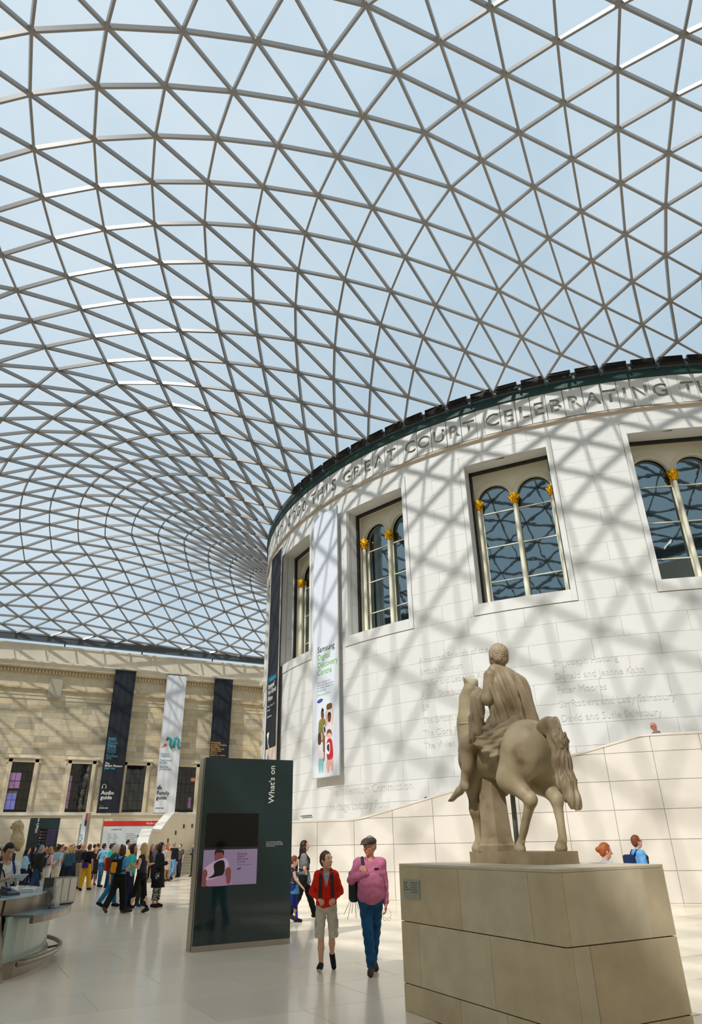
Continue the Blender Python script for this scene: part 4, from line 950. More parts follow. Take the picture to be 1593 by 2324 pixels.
for v in cp.data.vertices: v.co.y = -.02 + (v.co.y + .03) * .06
blob('creature_print', [(-.45, 6.5), (-.40, 6.72), (-.25, 6.68), (-.22, 6.50), (-.45, 6.38), (-.28, 6.45)], (0, -.03, 0), X1, Z1, DK('coral', 190, 80, 90), b2)
blob('animal_print', [(-.90, 5.72), (-.72, 5.86), (-.62, 6.05), (-.45, 6.10), (-.35, 5.98), (-.42, 5.85), (-.62, 5.80), (-.80, 5.74)], (0, -.02, 0), X1, Z1, DK('orange', 226, 108, 40), b2)
b3 = wall_banner(-14.55, NAVY, 'dark banner listing Mummies and Ancient Greece in amber letters, half behind the kiosk')
for i, s in enumerate(('Mummies.', 'Ancient Greece.', 'Jewellery.', 'Anglo-Saxons.', 'African art.', 'Money.', 'Asian porcelain.')): bt(b3, s, -.92, 10.62 - .197 * i, .25, ORA, bold=.003)
# banners fixed to the drum
def drum_banner(th, wd, z0, z1, m, label, off=.30):
    t = rad(th); o = empty('drum_banner'); o.matrix_basis = frame((( DR + off) * math.cos(t), (DR + off) * math.sin(t), z0), (-math.sin(t), math.cos(t), 0), Z1)
    tag(o, label, 'banner'); MB().box((-wd / 2, 0, -.035), (wd / 2, z1 - z0, 0)).obj('cloth_panel', m, o)
    fr = mat('banner_frame', srgb(196, 186, 172), .6)
    for x in (-wd / 2 - .02, wd / 2): MB().box((x, 0, -.06), (x + .02, z1 - z0, .0)).obj('frame_side', fr, o)
    MB().box((-wd / 2, -.03, -.06), (wd / 2, 0, 0)).obj('frame_end', fr, o); MB().box((-wd / 2, z1 - z0, -.06), (wd / 2, z1 - z0 + .03, 0)).obj('frame_end', fr, o)
    for z in (1.0, (z1 - z0) * .5, z1 - z0 - 1): MB().box((-.05, z, -off), (.05, z + .08, -.036)).obj('stand_off', fr, o)
    return o
PANB = mat('white_panel_print', srgb(232, 236, 246), .55)
sb = drum_banner(-170.15, 2.02, 4.24, 17.22, PANB, 'tall white Samsung Digital Discovery Centre banner on the round white wall')
def st_(s, x, z, size, m, **kw): return print_('lettering', s, (x - .18, z - 4.24, .001), X1, (0, 1, 0), size, m, sb, depth=.002, **kw)
st_('Samsung', -.47, 9.86, .40, BLK, bold=.003); st_('Digital', -.47, 9.49, .40, GRN, bold=.003); st_('Discovery', -.47, 9.12, .40, GRN, bold=.003); st_('Centre', -.47, 8.76, .40, GRN, bold=.003)
for i, s in enumerate(('Learn, discover and', 'create with free sessions', 'for schools, families and', 'young people')): st_(s, -.47, 8.38 - .125 * i, .13, GREY)
st_('#SamsungCentre', -.47, 7.80, .15, GRN)
def sp_(pts, m, lv=1): return blob('printed_figure', [(x - .18, z - 4.24) for x, z in pts], (0, 0, .001 * lv), X1, (0, 1, 0), m, sb, .001)
sp_(circ_pts(-.25, 7.57, .23, .085, 14, .12), DK('logo_navy', 26, 60, 150)); st_('SAMSUNG', -.41, 7.55, .075, WPRINT).location = (0, 0, 0)
sb.children[-1].location.z = .003
SKA, SKB = DK('skin_dark', 120, 72, 50), DK('skin_pale', 238, 186, 164)
sp_([(-.35, 6.0), (-.37, 6.5), (-.25, 6.72), (.05, 6.74), (.2, 6.55), (.18, 6.1), (.1, 5.5), (-.05, 4.95), (-.2, 5.2), (-.28, 5.7)], DK('pattern_dress', 150, 138, 70)); sp_([(-.2, 5.9), (.12, 5.9), (.10, 5.0), (-.06, 4.95)], DK('brown_cloth', 100, 70, 56), 1.5)
sp_(circ_pts(-.05, 6.9, .12, .17), SKA, 2); sp_([(-.17, 6.95), (-.15, 7.1), (-.08, 7.22), (.02, 7.18), (.08, 7.0), (.02, 7.06), (-.1, 7.05)], BLK, 3)
sp_([(.22, 6.0), (.22, 6.5), (.35, 6.58), (.62, 6.58), (.72, 6.4), (.70, 6.0), (.6, 5.7), (.3, 5.7)], DK('pale_pink', 236, 220, 226)); sp_([(.25, 6.45), (.2, 6.9), (.26, 7.15), (.32, 7.1), (.30, 6.8), (.33, 6.5)], SKB, 2); sp_([(.64, 6.45), (.70, 6.8), (.66, 7.1), (.72, 7.12), (.78, 6.8), (.72, 6.4)], SKB, 2)
sp_(circ_pts(.48, 6.70, .13, .19), SKA, 3); sp_([(.34, 6.72), (.38, 6.92), (.48, 6.97), (.6, 6.9), (.62, 6.7), (.56, 6.82), (.42, 6.82)], BLK, 4); sp_([(.30, 7.10), (.30, 7.32), (.66, 7.34), (.66, 7.12)], DK('book_brown', 120, 80, 40), 3)
sp_([(.0, 6.35), (.12, 6.45), (.26, 6.2), (.12, 5.98)], DK('tablet_white', 236, 236, 236), 4); sp_([(.04, 6.33), (.12, 6.38), (.20, 6.2), (.12, 6.08)], DK('dark_photo', 60, 64, 70), 5)
sp_([(-.40, 5.1), (-.42, 5.6), (-.30, 5.75), (-.05, 5.72), (.02, 5.5), (.03, 5.0), (-.35, 4.98)], DK('pale_pink', 236, 220, 226), 3); sp_(circ_pts(-.15, 5.95, .13, .17), SKB, 4); sp_([(-.05, 6.1), (.08, 5.9), (.08, 5.4), (.0, 5.3), (-.02, 5.7)], DK('long_hair', 150, 104, 80), 5); sp_([(-.38, 6.10), (-.18, 6.10), (-.16, 5.68), (-.38, 5.66)], DK('photo_brown', 84, 66, 40), 6)
sp_([(-.34, 4.98), (.0, 4.98), (-.02, 4.5), (-.10, 4.45), (-.16, 4.8), (-.2, 4.45), (-.32, 4.5)], DK('mint_leggings', 140, 204, 204), 3)
sp_([(.30, 5.0), (.26, 5.5), (.35, 5.78), (.62, 5.78), (.72, 5.5), (.74, 5.0), (.5, 4.92)], DK('red_dress', 206, 30, 50), 3); sp_(circ_pts(.46, 5.98, .14, .18), SKB, 4); sp_([(.28, 5.9), (.3, 6.15), (.46, 6.22), (.64, 6.12), (.68, 5.85), (.6, 6.02), (.36, 6.05)], DK('auburn_hair', 130, 70, 60), 5); sp_([(.25, 5.35), (.29, 5.6), (.5, 5.62), (.50, 5.2), (.30, 5.18)], DK('tablet_white', 236, 236, 236), 5); sp_([(.30, 5.38), (.32, 5.55), (.47, 5.56), (.46, 5.26)], DK('dark_photo', 60, 64, 70), 6)
sp_([(.30, 4.95), (.72, 4.95), (.74, 4.5), (.64, 4.42), (.55, 4.7), (.45, 4.40), (.30, 4.48)], DK('pink_tights', 240, 176, 160), 3)
hbn = drum_banner(174.1, 2.0, 4.6, 17.15, NAVY, 'dark narrow-looking exhibition banner at the left edge of the drum')
def ht(s, z, size, m, **kw): return print_('lettering', s, (-.80, z - 4.6, .001), X1, (0, 1, 0), size, m, hbn, depth=.002, **kw)
ht('Hokusai', 9.66, .46, DK('bright_cyan', 30, 170, 220), bold=.006); ht('beyond', 9.30, .40, WPRINT, bold=.006); ht('the Great', 8.98, .40, WPRINT, bold=.006); ht('Wave', 8.62, .40, WPRINT, bold=.006); ht('25 May - 13 August 2017', 8.3, .13, WPRINT); ht('Book now', 8.1, .13, WPRINT); ht('British Museum', 7.75, .14, WPRINT)
blob('brush_stroke', [(-.7, 6.9 - 4.6), (-.3, 6.95 - 4.6), (-.45, 6.5 - 4.6), (-.2, 6.15 - 4.6), (-.4, 6.2 - 4.6), (-.6, 6.7 - 4.6)], (0, 0, .001), X1, (0, 1, 0), WPRINT, hbn)
MB().box((-.85, .02, .0), (.98, 1.52, .002)).obj('print_panel', DK('pale_sand', 228, 206, 190), hbn); blob('blue_print', [(-.6, .1), (-.5, .9), (-.3, 1.25), (-.1, .8), (.1, .3), (.2, .1)], (0, 0, .002), X1, (0, 1, 0), DK('print_blue', 60, 120, 190), hbn)

# ------------------------------------------------------------------ signs and lion far left
LT = mat('pale_sign_panel', srgb(206, 214, 220), .5); RED = mat('red_sign_strip', srgb(206, 40, 30), .5)
tt = empty('totem_sign', (-28.55, 22.0, 0), rad(-20)); tag(tt, 'tall grey steel direction totem with a red square at the top, behind the queue', 'sign')
MB().bbox((-.02, .06, 0), (.26, .20, 3.10), .01).obj('rear_post', KST, tt); MB().bbox((.26, .0, 0), (.62, .16, 3.78), .01).obj('front_post', KST, tt); MB().box((.10, -.03, .3), (.42, .0, 3.74)).obj('white_panel', LT, tt); MB().box((.30, -.034, 3.30), (.42, -.03, 3.74)).obj('red_square', RED, tt); MB().box((.30, -.035, 2.95), (.42, -.031, 3.3)).obj('dark_square', BLK, tt)
for i in range(12): MB().box((.14 + .06 * (i % 3), -.033, 2.35 - .12 * (i // 2)), (.18 + .06 * (i % 3), -.031, 2.43 - .12 * (i // 2))).obj('symbol', BLK, tt)
rs = empty('audio_guide_sign', (-26.95, 22.0, 0)); tag(rs, 'wide white panel with a red Audio guide strip, beyond the queue', 'sign')
MB().box((0, 0, .2), (5.2, .08, 2.92)).obj('white_panel', LT, rs); MB().box((0, -.01, 2.92), (5.2, .09, 3.25)).obj('red_strip', RED, rs); MB().tube([(-.06, .04, 0), (-.06, .04, 3.5)], .05, 8).obj('post', KST, rs); MB().lathe([(.0, 3.66), (.07, 3.6), (.0, 3.5)], 8, (-.06, .04)).obj('finial', KST, rs)
print_('lettering', 'Audio guide and Family guide', (2.95, -.012, 3.03), X1, Z1, .22, WPRINT, rs, depth=.002)
print_('lettering', 'KOREAN AIR', (.55, -.002, 2.66), X1, Z1, .12, BLK, rs, depth=.002, bold=.003)
for x, n in ((.35, 9), (.75, 9), (1.6, 8)):
    for j in range(n): MB().box((x, -.004, 2.40 - .12 * j), (x + (.30 if x < 1.5 else 1.0) * (.6 + .4 * ((j * 7) % 3) / 2), -.001, 2.43 - .12 * j)).obj('print_line', GREY, rs)
MB().box((2.4, -.004, 2.2), (4.6, -.001, 2.32)).obj('print_bar', DK('slate', 60, 74, 100), rs)
LIONM = mat('lion_marble', srgb(196, 172, 134), .75, var=.18, scale=5, bump=.2)
lion = empty('lion_statue', (-32.25, 23.2, 0), rad(180)); tag(lion, 'crouching stone lion with curly mane turning its head, left of the far kiosk', 'statue')
MB().bbox((-.6, -1.3, 0), (.6, 1.3, 1.45), .02).obj('base_block', BEIGE_P, lion)
lf = union([ell((.0, .3, 2.0), (.42, .9, .5)), ell((.05, -.55, 2.25), (.40, .45, .62)), ell((.08, -.62, 2.95), (.36, .34, .42)), (ell((.28, -.66, 3.05), (.24, .2, .26)), .1), (ell((.46, -.66, 2.95), (.14, .13, .13)), .06), (ell((.42, -.62, 3.17), (.10, .12, .06)), .05), cone((.1, -.9, 1.9), (.35, -1.1, 1.55), .2, .16), cone((-.2, -.9, 1.9), (-.2, -1.1, 1.55), .2, .16), (ell((.10, -.5, 3.38), (.08, .05, .06)), .05), (ell((.36, .35, 1.8), (.2, .4, .34)), .1)], .14)
def lionf(P):
    x, y, z = P.T; m = np.clip((.30 - x) * 6, 0, 1) * np.clip((y + .0) * -4, 0, 1) * np.clip((z - 1.9) * 3, 0, 1); return lf(P) + m * (.045 * np.sin(x * 26 + 2 * np.sin(z * 11)) * np.sin(z * 22 + y * 15))
me = sculpt('lion', lionf, (-.65, -1.4, 1.42), (.8, 1.35, 3.7), .04); me.materials.append(LIONM); link('lion', me, None, lion)

# ------------------------------------------------------------------ information desk
DC = (-38.0, -17.4)
desk = empty('information_desk', (*DC, 0)); tag(desk, 'round steel and frosted glass information desk with a foot rail at lower left', 'desk')
DST = mat('desk_steel', srgb(140, 130, 116), .32, metal=.7, streak=(1, 1, 20), var=.08, scale=12); FROST = mat('frosted_glass_panel', srgb(178, 194, 186), .35, coat=.3, spec=.5); DTOP = mat('pale_blue_desk_top', srgb(158, 182, 190), .25, coat=.4); SHELF = mat('grey_shelf', srgb(112, 124, 128), .35)
def ring(name, r0, r1, z0, z1, a0, a1, m, n=None, rt0=None, rt1=None):
    n = n or max(3, int(abs(a1 - a0) / 4)); V = []; F = []; rt0 = r0 if rt0 is None else rt0; rt1 = r1 if rt1 is None else rt1
    for a in arc(n, rad(a0), rad(a1)):
        c, s = math.cos(a), math.sin(a); V += [(r0 * c, r0 * s, z0), (r1 * c, r1 * s, z0), (rt1 * c, rt1 * s, z1), (rt0 * c, rt0 * s, z1)]
    for i in range(n):
        o = 4 * i; p = o + 4; F += [(o, p, p + 1, o + 1), (o + 1, p + 1, p + 2, o + 2), (o + 2, p + 2, p + 3, o + 3), (o + 3, p + 3, p, o)]
    F += [(0, 1, 2, 3), (4 * n + 3, 4 * n + 2, 4 * n + 1, 4 * n)]; return MB().add(V, F).obj(name, m, desk)
ring('desk_top', 3.05, 3.62, 1.0, 1.03, -180, 180, DTOP, 90); ring('inner_well_rim', 3.01, 3.06, .75, 1.032, -180, 180, DARKW, 90)
for i in range(9):
    a0 = -39.5 + 40 * i
    ring('upper_panel', 3.56, 3.60, .80, .995, a0 + .6, a0 + 39.7, DST, rt0=3.55, rt1=3.61)
    if i == 8:
        ring('full_panel', 3.70, 3.84, .0, .80, a0 + .6, a0 + 39.7, DST, rt0=3.52, rt1=3.62); continue
    ring('kick_plate', 3.68, 3.74, .0, .20, a0 + .6, a0 + 39.7, DST); ring('frosted_panel', 3.66, 3.70, .20, .78, a0 + .6, a0 + 26, FROST); ring('frosted_panel', 3.66, 3.70, .20, .78, a0 + 26.2, a0 + 39.7, FROST)
ring('shelf', 3.55, 4.02, .765, .80, -37, 285, SHELF); ring('shelf_apron', 3.96, 4.02, .69, .764, -37, 285, DST)
MB().tube([(3.93 * math.cos(a), 3.93 * math.sin(a), .20) for a in arc(40, rad(-38), rad(60))], .035, 10).obj('foot_rail', DST, desk, smooth=True)
for a in (-30, -8, 14, 36, 58): t = rad(a); MB().tube([(3.70 * math.cos(t), 3.70 * math.sin(t), .17), (3.93 * math.cos(t), 3.93 * math.sin(t), .20)], .018, 6).obj('rail_bracket', DST, desk)
def on_desk(a, r, z): return (DC[0] + r * math.cos(rad(a)), DC[1] + r * math.sin(rad(a)), z)
rk = empty('leaflet_rack', on_desk(-9, 3.80, .803), rad(40)); tag(rk, 'dark leaflet rack with three upright white leaflet panels on the desk shelf', 'rack')
MB().bbox((-.30, -.11, 0), (.25, .11, .42), .004).obj('box', mat('rack_grey', srgb(70, 72, 70), .5), rk)
MB().bbox((.0 - .30, -.125, .02), (.25, -.111, .41), .003).obj('front_frame', KST, rk)
for i in range(3): MB().box((-.27 + .175 * i, -.133, .05), (-.27 + .175 * i + .14, -.126, .39)).obj('leaflet', mat('leaflet_white', srgb(226, 214, 204), .6), rk)
ac = empty('acrylic_leaflet_holder', on_desk(-21, 3.80, .803), rad(-21 + 90)); tag(ac, 'clear acrylic leaflet holder on the desk shelf beside the rack', 'holder')
def clear_mat(name, col):
    m = bpy.data.materials.new(name); m.use_nodes = True; t = m.node_tree; t.nodes.clear(); o = t.nodes.new('ShaderNodeOutputMaterial'); a = t.nodes.new('ShaderNodeBsdfTransparent'); a.inputs[0].default_value = (*col, 1); g = t.nodes.new('ShaderNodeBsdfGlossy'); g.inputs['Roughness'].default_value = .03; x = t.nodes.new('ShaderNodeMixShader'); x.inputs[0].default_value = .10
    t.links.new(a.outputs[0], x.inputs[1]); t.links.new(g.outputs[0], x.inputs[2]); t.links.new(x.outputs[0], o.inputs[0]); return m
ACR = clear_mat('clear_acrylic', (.93, .96, .96))
for a, b in (((-.16, -.10, 0), (-.152, .10, .30)), ((.152, -.10, 0), (.16, .10, .30)), ((-.16, -.10, 0), (.16, -.092, .30)), ((-.16, -.1, 0), (.16, .1, .008))): MB().box(a, b).obj('clear_side', ACR, ac)
MB().tube([(-.05, .0, .01), (.02, .02, .05), (.06, .02, .14), (.05, .04, .22)], [.02, .03, .03, .02], 8).obj('purple_leaflet', fab(60, 50, 90), ac)
pp = MB()
for i in range(5): M = Matrix.Translation((0, 0, .006 + .011 * i)) @ Matrix.Rotation(.12 * math.sin(i * 3), 4, 'Z'); pp.obox(M, (.30, .21, .010))
pp = pp.obj('leaflet_stack', mat('paper_white', srgb(232, 232, 236), .7), None, on_desk(-17, 3.36, 1.032), rad(70)); tag(pp, 'loose stack of white leaflets on the pale blue desk top', 'leaflets')
mo = empty('desk_monitor', on_desk(-38, 3.32, 1.032), rad(10)); tag(mo, 'black monitor seen from behind on the desk, before the man in white', 'monitor')
MB().bbox((-.10, -.14, 0), (.10, .14, .02), .005).obj('foot', DARKW, mo); MB().bbox((-.02, -.03, .02), (.02, .03, .16), .004).obj('neck', DARKW, mo); MB().bbox((-.03, -.26, .10), (.02, .26, .46), .01).obj('screen_back', mat('black_plastic', srgb(16, 17, 18), .4), mo); MB().box((-.034, -.05, .38), (-.031, .05, .40)).obj('badge', LT, mo)
ph = empty('desk_telephone', on_desk(-29, 3.30, 1.032), rad(-60)); tag(ph, 'dark desk telephone with a blue screen on the information desk', 'telephone')
MB().prism([(-.12, 0), (.12, 0), (.12, .03), (-.12, .09)], -.1, .1, 'y').obj('base', mat('grey_plastic', srgb(60, 70, 76), .5), ph); MB().box((-.06, -.05, .075), (.0, .05, .082)).obj('blue_screen', DK('blue_screen', 40, 110, 210, .4), ph); MB().tube([(-.1, -.08, .11), (.1, -.08, .08)], .022, 8).obj('handset', DARKW, ph)

# ------------------------------------------------------------------ people
def skin(r, g, b): return mat('skin_%d_%d_%d' % (r, g, b), srgb(r, g, b), .5, var=.06, scale=14, spec=.35)
SKINS = {'fair': (226, 176, 150), 'ruddy': (206, 142, 116), 'tan': (196, 140, 108), 'olive': (204, 158, 124), 'dark': (120, 80, 58)}
HAIRC = {'black': (22, 19, 18), 'dark': (46, 32, 25), 'brown': (84, 56, 38), 'auburn': (128, 66, 36), 'red': (170, 88, 40), 'blond': (206, 168, 108), 'dirty': (166, 130, 84), 'grey': (150, 146, 140), 'white': (222, 214, 198)}
ARMS = {'down': ((-.02, .05, -.28), (.05, .05, -.53)), 'hold': ((.01, .05, -.27), (.25, -.06, -.20)), 'phone': ((.05, .05, -.26), (.27, -.07, -.06)), 'back': ((-.13, .07, -.24), (-.17, -.12, -.42)), 'strap': ((.02, .12, -.23), (.15, -.05, -.08)),
        'hip': ((-.06, .15, -.23), (.06, .05, -.42)), 'fwd': ((.09, .04, -.26), (.26, .02, -.44)), 'aft': ((-.15, .05, -.24), (-.13, .06, -.50)), 'low_strap': ((-.06, .11, -.26), (.13, -.01, -.36)), 'reach': ((.02, .06, -.27), (.10, -.10, -.50)), 'chest': ((.04, .12, -.22), (.20, -.09, -.12))}
LEGS = {'stand': (0, 0, 0, 0), 'ease': (4, 4, -3, 2), 'walk': (22, 4, -18, 12), 'step': (14, 6, -14, 20), 'stride': (-20, 20, 24, 6), 'kick': (-6, 58, 6, 4), 'amble': (10, 4, -14, 26)}
def V3(*a): return np.array(a, float)
def skeleton(p):
    J = {}; H = p.get('h', 1.72); S = H / 1.75; fe = p.get('sex', 'm') == 'f'; ch = p.get('child', False)
    hw = .085; sw = .160 if fe else .18
    if ch: sw = .138
    sw = p.get('sw', sw); nar = p.get('nar', 0.0)
    lg = LEGS[p.get('legs', 'ease')] if isinstance(p.get('legs', 'ease'), str) else p['legs']
    for s, sg, a, k in (('L', 1, lg[0], lg[1]), ('R', -1, lg[2], lg[3])):
        hip = V3(0, sg * hw, .92); t = rad(a); kn = hip + .43 * V3(math.sin(t), sg * (.02 - nar), -math.cos(t)); t2 = rad(a - k); an = kn + .415 * V3(math.sin(t2), -sg * nar, -math.cos(t2))
        ft = rad(p.get('foot', {}).get(s, -k * .75 + min(a, 0) * .6)); J['hip' + s], J['kn' + s], J['an' + s] = hip, kn, an
        J['toe' + s] = an + V3(.165 * math.cos(ft), sg * .03, -.055 + .165 * math.sin(ft)); J['heel' + s] = an + V3(-.045 * math.cos(ft), 0, -.055 - .045 * math.sin(ft))
    low = min(min(J['toe' + s][2], J['heel' + s][2]) for s in 'LR') - .028
    for k in J: J[k] = J[k] - V3(0, 0, low)
    dz = -low; ln = p.get('lean', 0.0)
    up = lambda x, y, z: V3(x + ln * (z - .95), y, z + dz)
    J['pel'] = up(0, 0, .97); J['che'] = up(0, 0, 1.27); J['nb'] = up(-.01, 0, 1.43); J['hd'] = up(.02, 0, 1.625); J['up'] = dz
    for s, sg in (('L', 1), ('R', -1)):
        sh = up(-.01, sg * sw, 1.395); e, hnd = ARMS[p.get('arm' + s, 'down')]
        J['sh' + s] = sh; J['el' + s] = sh + V3(e[0], sg * e[1], e[2]); J['wr' + s] = sh + V3(hnd[0], sg * hnd[1], hnd[2])
    return J, S
def head_rot(p):
    y, pt = rad(p.get('hyaw', 0)), rad(p.get('hpitch', 0)); return rotz(y) @ roty(pt)
def person_parts(p):
    """returns dict of signed-distance functions (unit figure 1.75 m) and the skeleton"""
    J, S = skeleton(p); fe = p.get('sex', 'm') == 'f'; fat = p.get('fat', 0.0); hi = p.get('hi', False); R = head_rot(p); hd = J['hd']; D = J['up']
    hs = 1.12 if p.get('child') else 1.0
    HP = lambda x, y, z: hd + R @ (np.array((x, y, z)) * hs)
    HE = lambda c, r: ell(HP(*c), np.array(r) * hs, R)
    bw = .145 if fe else .155
    tor = [(0, 0, 1.0), (0, 0, 1.15), (0, 0, 1.30)]; ln = p.get('lean', 0.0)
    tp = lambda x, y, z: V3(x + ln * (z - .95), y, z + D)
    body = [ell(tp(-.005, 0, .97), (.11, bw, .115)), ell(tp(.0, 0, 1.12), (.095, .125, .16)), ell(tp(0, 0, 1.29), (.105, .155 if fe else .17, .17)), (cone(J['nb'], hd + R @ np.array((-.015, 0, -.07)), .058 if not fe else .05, .05), .04),
            (HE((0, 0, .02), (.098, .077, .115)), .03), (HE((.03, 0, -.055), (.062, .058, .07)), .03), (cone(HP(.095, 0, .01), HP(.118, 0, -.025), .010, .018), .012)]
    for s in (1, -1): body.append((HE((-.005, s * .08, -.005), (.022, .012, .032)), .008))
    if hi:
        for s in (1, -1): body += [(HE((.088, s * .033, .035), (.018, .026, .008)), .008), (HE((.075, s * .04, -.03), (.02, .02, .016)), .02)]
        body += [(HE((.092, 0, -.062), (.014, .028, .007)), .006), (HE((.09, 0, -.075), (.013, .022, .007)), .006), (HE((.08, 0, -.108), (.02, .02, .014)), .015)]
    top, bot, hairp = [], [], None
    for s, sg in (('L', 1), ('R', -1)):
        sh, el_, wr = J['sh' + s], J['el' + s], J['wr' + s]; ar = .046 if fe else .052; fd = (wr - el_) / np.linalg.norm(wr - el_)
        body += [(cone(sh, el_, ar, .040), .04), (cone(el_, wr, .040, .026), .02)]
        J['hand' + s] = wr + fd * .06
        if not hi: body += [(cone(wr, wr + fd * .09, .028, .026), .015), (cone(wr + fd * .03, wr + fd * .07 + V3(0, -sg * .035, .01), .014, .010), .008), (cone(wr + fd * .09, wr + fd * .15 + V3(0, -sg * .01, -.01), .024, .016), .01)]
        hip, kn, an, toe, heel = (J[k + s] for k in ('hip', 'kn', 'an', 'toe', 'heel'))
        body += [(cone(hip, kn, .082, .054), .05), (cone(kn, kn * .55 + an * .45 + V3(-.012, 0, 0), .052, .056), .02), (cone(kn * .55 + an * .45 + V3(-.012, 0, 0), an, .056, .036), .02), (cone(heel + V3(0, 0, .012), toe + V3(-.03, 0, .015), .034, .034), .02), (cone(an, heel + V3(.03, 0, .02), .036, .036), .02)]
    t = p['top'][0]; infl = {'tank': .012, 'tee': .022, 'polo': .026, 'long': .026, 'jacket': .034, 'coat': .040, 'dress': .022}[t]
    bel = .10 * fat
    if p.get('child'): infl *= .8
    T = [ell(tp(.0, 0, 1.30), (.108 + infl, (.158 if fe else .173) + infl, .165 + infl)), ell(tp(.01 + bel * .6, 0, 1.13), (.102 + infl + bel, .138 + infl + bel * .7, .2)), ell(tp(.005 + bel * .4, 0, .98), (.115 + infl + bel * .6, bw + infl + bel * .5, .15))]
    if fe and t != 'coat': T += [(ell(tp(.085, s * .07, 1.27), (.07, .065, .07)), .04) for s in (1, -1)]
    for s, sg in (('L', 1), ('R', -1)):
        sh, el_, wr = J['sh' + s], J['el' + s], J['wr' + s]; a0 = (.05 if fe else .055) + infl
        T.append((cone(J['nb'] + V3(-.02, sg * .05, -.02), sh, .05 + infl * .6, a0 * .95), .05))
        if t == 'tank': continue
        if t in ('tee', 'polo', 'dress'): T.append((cone(sh, sh + (el_ - sh) * .55, a0, .062 + infl * .5), .03))
        else: T += [(cone(sh, el_, a0, .042 + infl * .75), .03), (cone(el_, el_ + (wr - el_) * .93, .042 + infl * .75, .032 + infl * .5), .015)]
    hem = {'tank': .88, 'tee': .86, 'polo': .86, 'long': .84, 'jacket': .82, 'coat': .52, 'dress': .5}[t] if 'hem' not in p else p['hem']
    if t in ('coat', 'dress'): T += [(cone(tp(0, 0, .95), tp(0.02, 0, .50), .15 + infl * .5, .19 + infl * .5), .06)]
    tf = union(T, .06)
    nk = hd + R @ np.array((.0, 0, -.06)); fo = p.get('folds', .006)
    def top_f(P):
        d = tf(P); d = d + fo * np.sin(P[:, 2] * 33 + 16 * np.abs(P[:, 1]) + 3 * np.sin(P[:, 0] * 14 + P[:, 1] * 11)) * np.sin(P[:, 1] * 23 + 4 * P[:, 2] + 2 * np.sin(P[:, 2] * 17))
        d = np.maximum(d, (hem + D) - P[:, 2] + (.02 * np.sin(P[:, 1] * 12) if hi else 0)); q = P - (J['nb'] + V3(.05, 0, .045)); return np.maximum(d, .075 - np.sqrt((q * q).sum(1)))
    b = p['bottom'][0]; bi = {'leggings': .008, 'trousers': .022, 'jeans': .018, 'wide': .034, 'shorts': .020, 'skirt': .02}[b]
    Bm = [ell(tp(-.01 + bel * .2, 0, .94), (.12 + bi * .7 + bel * .4, bw + .008 + bi + bel * .4, .13))]; zc = {'shorts': .47, 'skirt': .52}.get(b, .075)
    for s, sg in (('L', 1), ('R', -1)):
        hip, kn, an = (J[k + s] for k in ('hip', 'kn', 'an'))
        kl = .012 if b == 'shorts' else .03; so = V3(0, sg * (.028 if b == 'shorts' else 0), 0)
        Bm += [(cone(hip, kn + so, .080 + bi if b == 'shorts' else .088 + bi, .060 + bi), kl), (cone(kn + so, an, .060 + bi, {'leggings': .042, 'wide': .085}.get(b, .046 + bi)), .012)]
    if b == 'skirt': Bm.append((cone(tp(0, 0, .9), tp(.02, 0, .50), .16, .20), .05))
    bf = union(Bm, .04); kz = {s: J['kn' + s] for s in 'LR'}
    def bot_f(P):
        d = bf(P) + (.004 if b != 'leggings' else .002) * np.sin(P[:, 2] * 55 + 9 * P[:, 0] + 2 * np.sin(P[:, 1] * 30)); d = np.maximum(d, P[:, 2] - (1.03 + D))
        if b in ('shorts', 'skirt'): return np.maximum(d, (zc + D * .5) - P[:, 2])
        for s in 'LR':                                             # cut each leg square above the ankle
            an, kn = J['an' + s], J['kn' + s]; ax = (an - kn) / np.linalg.norm(an - kn); q = (P - an) @ ax.astype(np.float32); near = (P - (kn + an) / 2) @ np.array((0, 1, 0), np.float32)
            side = np.abs((P[:, 1] - an[1])) < .13; d = np.where(side & (np.linalg.norm(P - an.astype(np.float32), axis=1) < .25), np.maximum(d, q - p.get('cuff', .0)), d)
        return d
    F = {'body': union(body, .05), 'top': top_f, 'bottom': bot_f}
    sh_ = {}
    for s in 'LR':
        toe, heel, an = J['toe' + s], J['heel' + s], J['an' + s]
        L_ = [cone(heel + V3(0, 0, .014), toe + V3(-.03, 0, .012), .042, .044), cone(heel * .3 + toe * .7 + V3(-.02, 0, .03), an + V3(0, 0, -.005), .036, .044)]
        sf = union(L_, .03); lowz = min(toe[2], heel[2]) - .028
        F['shoe' + s] = (lambda P, sf=sf, lowz=lowz: np.maximum(sf(P), lowz - P[:, 2]))
    st = p['hair'][0]
    if st != 'bald':
        g = 1.0
        hl = [HE((-.014, 0, .038), (.106, .088, .112))]
        if st in ('short', 'cap'): hl += [HE((-.05, 0, -.01), (.06, .074, .08))]; fc = .052
        if st == 'bob': hl += [HE((-.03, 0, -.03), (.085, .10, .125)), HE((-.02, 0, -.08), (.07, .098, .06))]; fc = .04
        if st == 'long': hl += [HE((-.035, 0, -.03), (.08, .098, .13)), cone(HP(-.06, .0, -.08), HP(-.10, 0, -.30), .085, .06), cone(HP(-.02, .075, -.06), HP(-.0, .105, -.26), .04, .03), cone(HP(-.02, -.075, -.06), HP(.0, -.105, -.26), .04, .03)]; fc = .045
        if st == 'pony': hl += [HE((-.05, 0, -.01), (.06, .078, .08)), cone(HP(-.10, 0, .03), HP(-.17, 0, -.02), .035, .04), cone(HP(-.17, 0, -.02), HP(-.15, 0, -.20), .04, .02)]; fc = .045
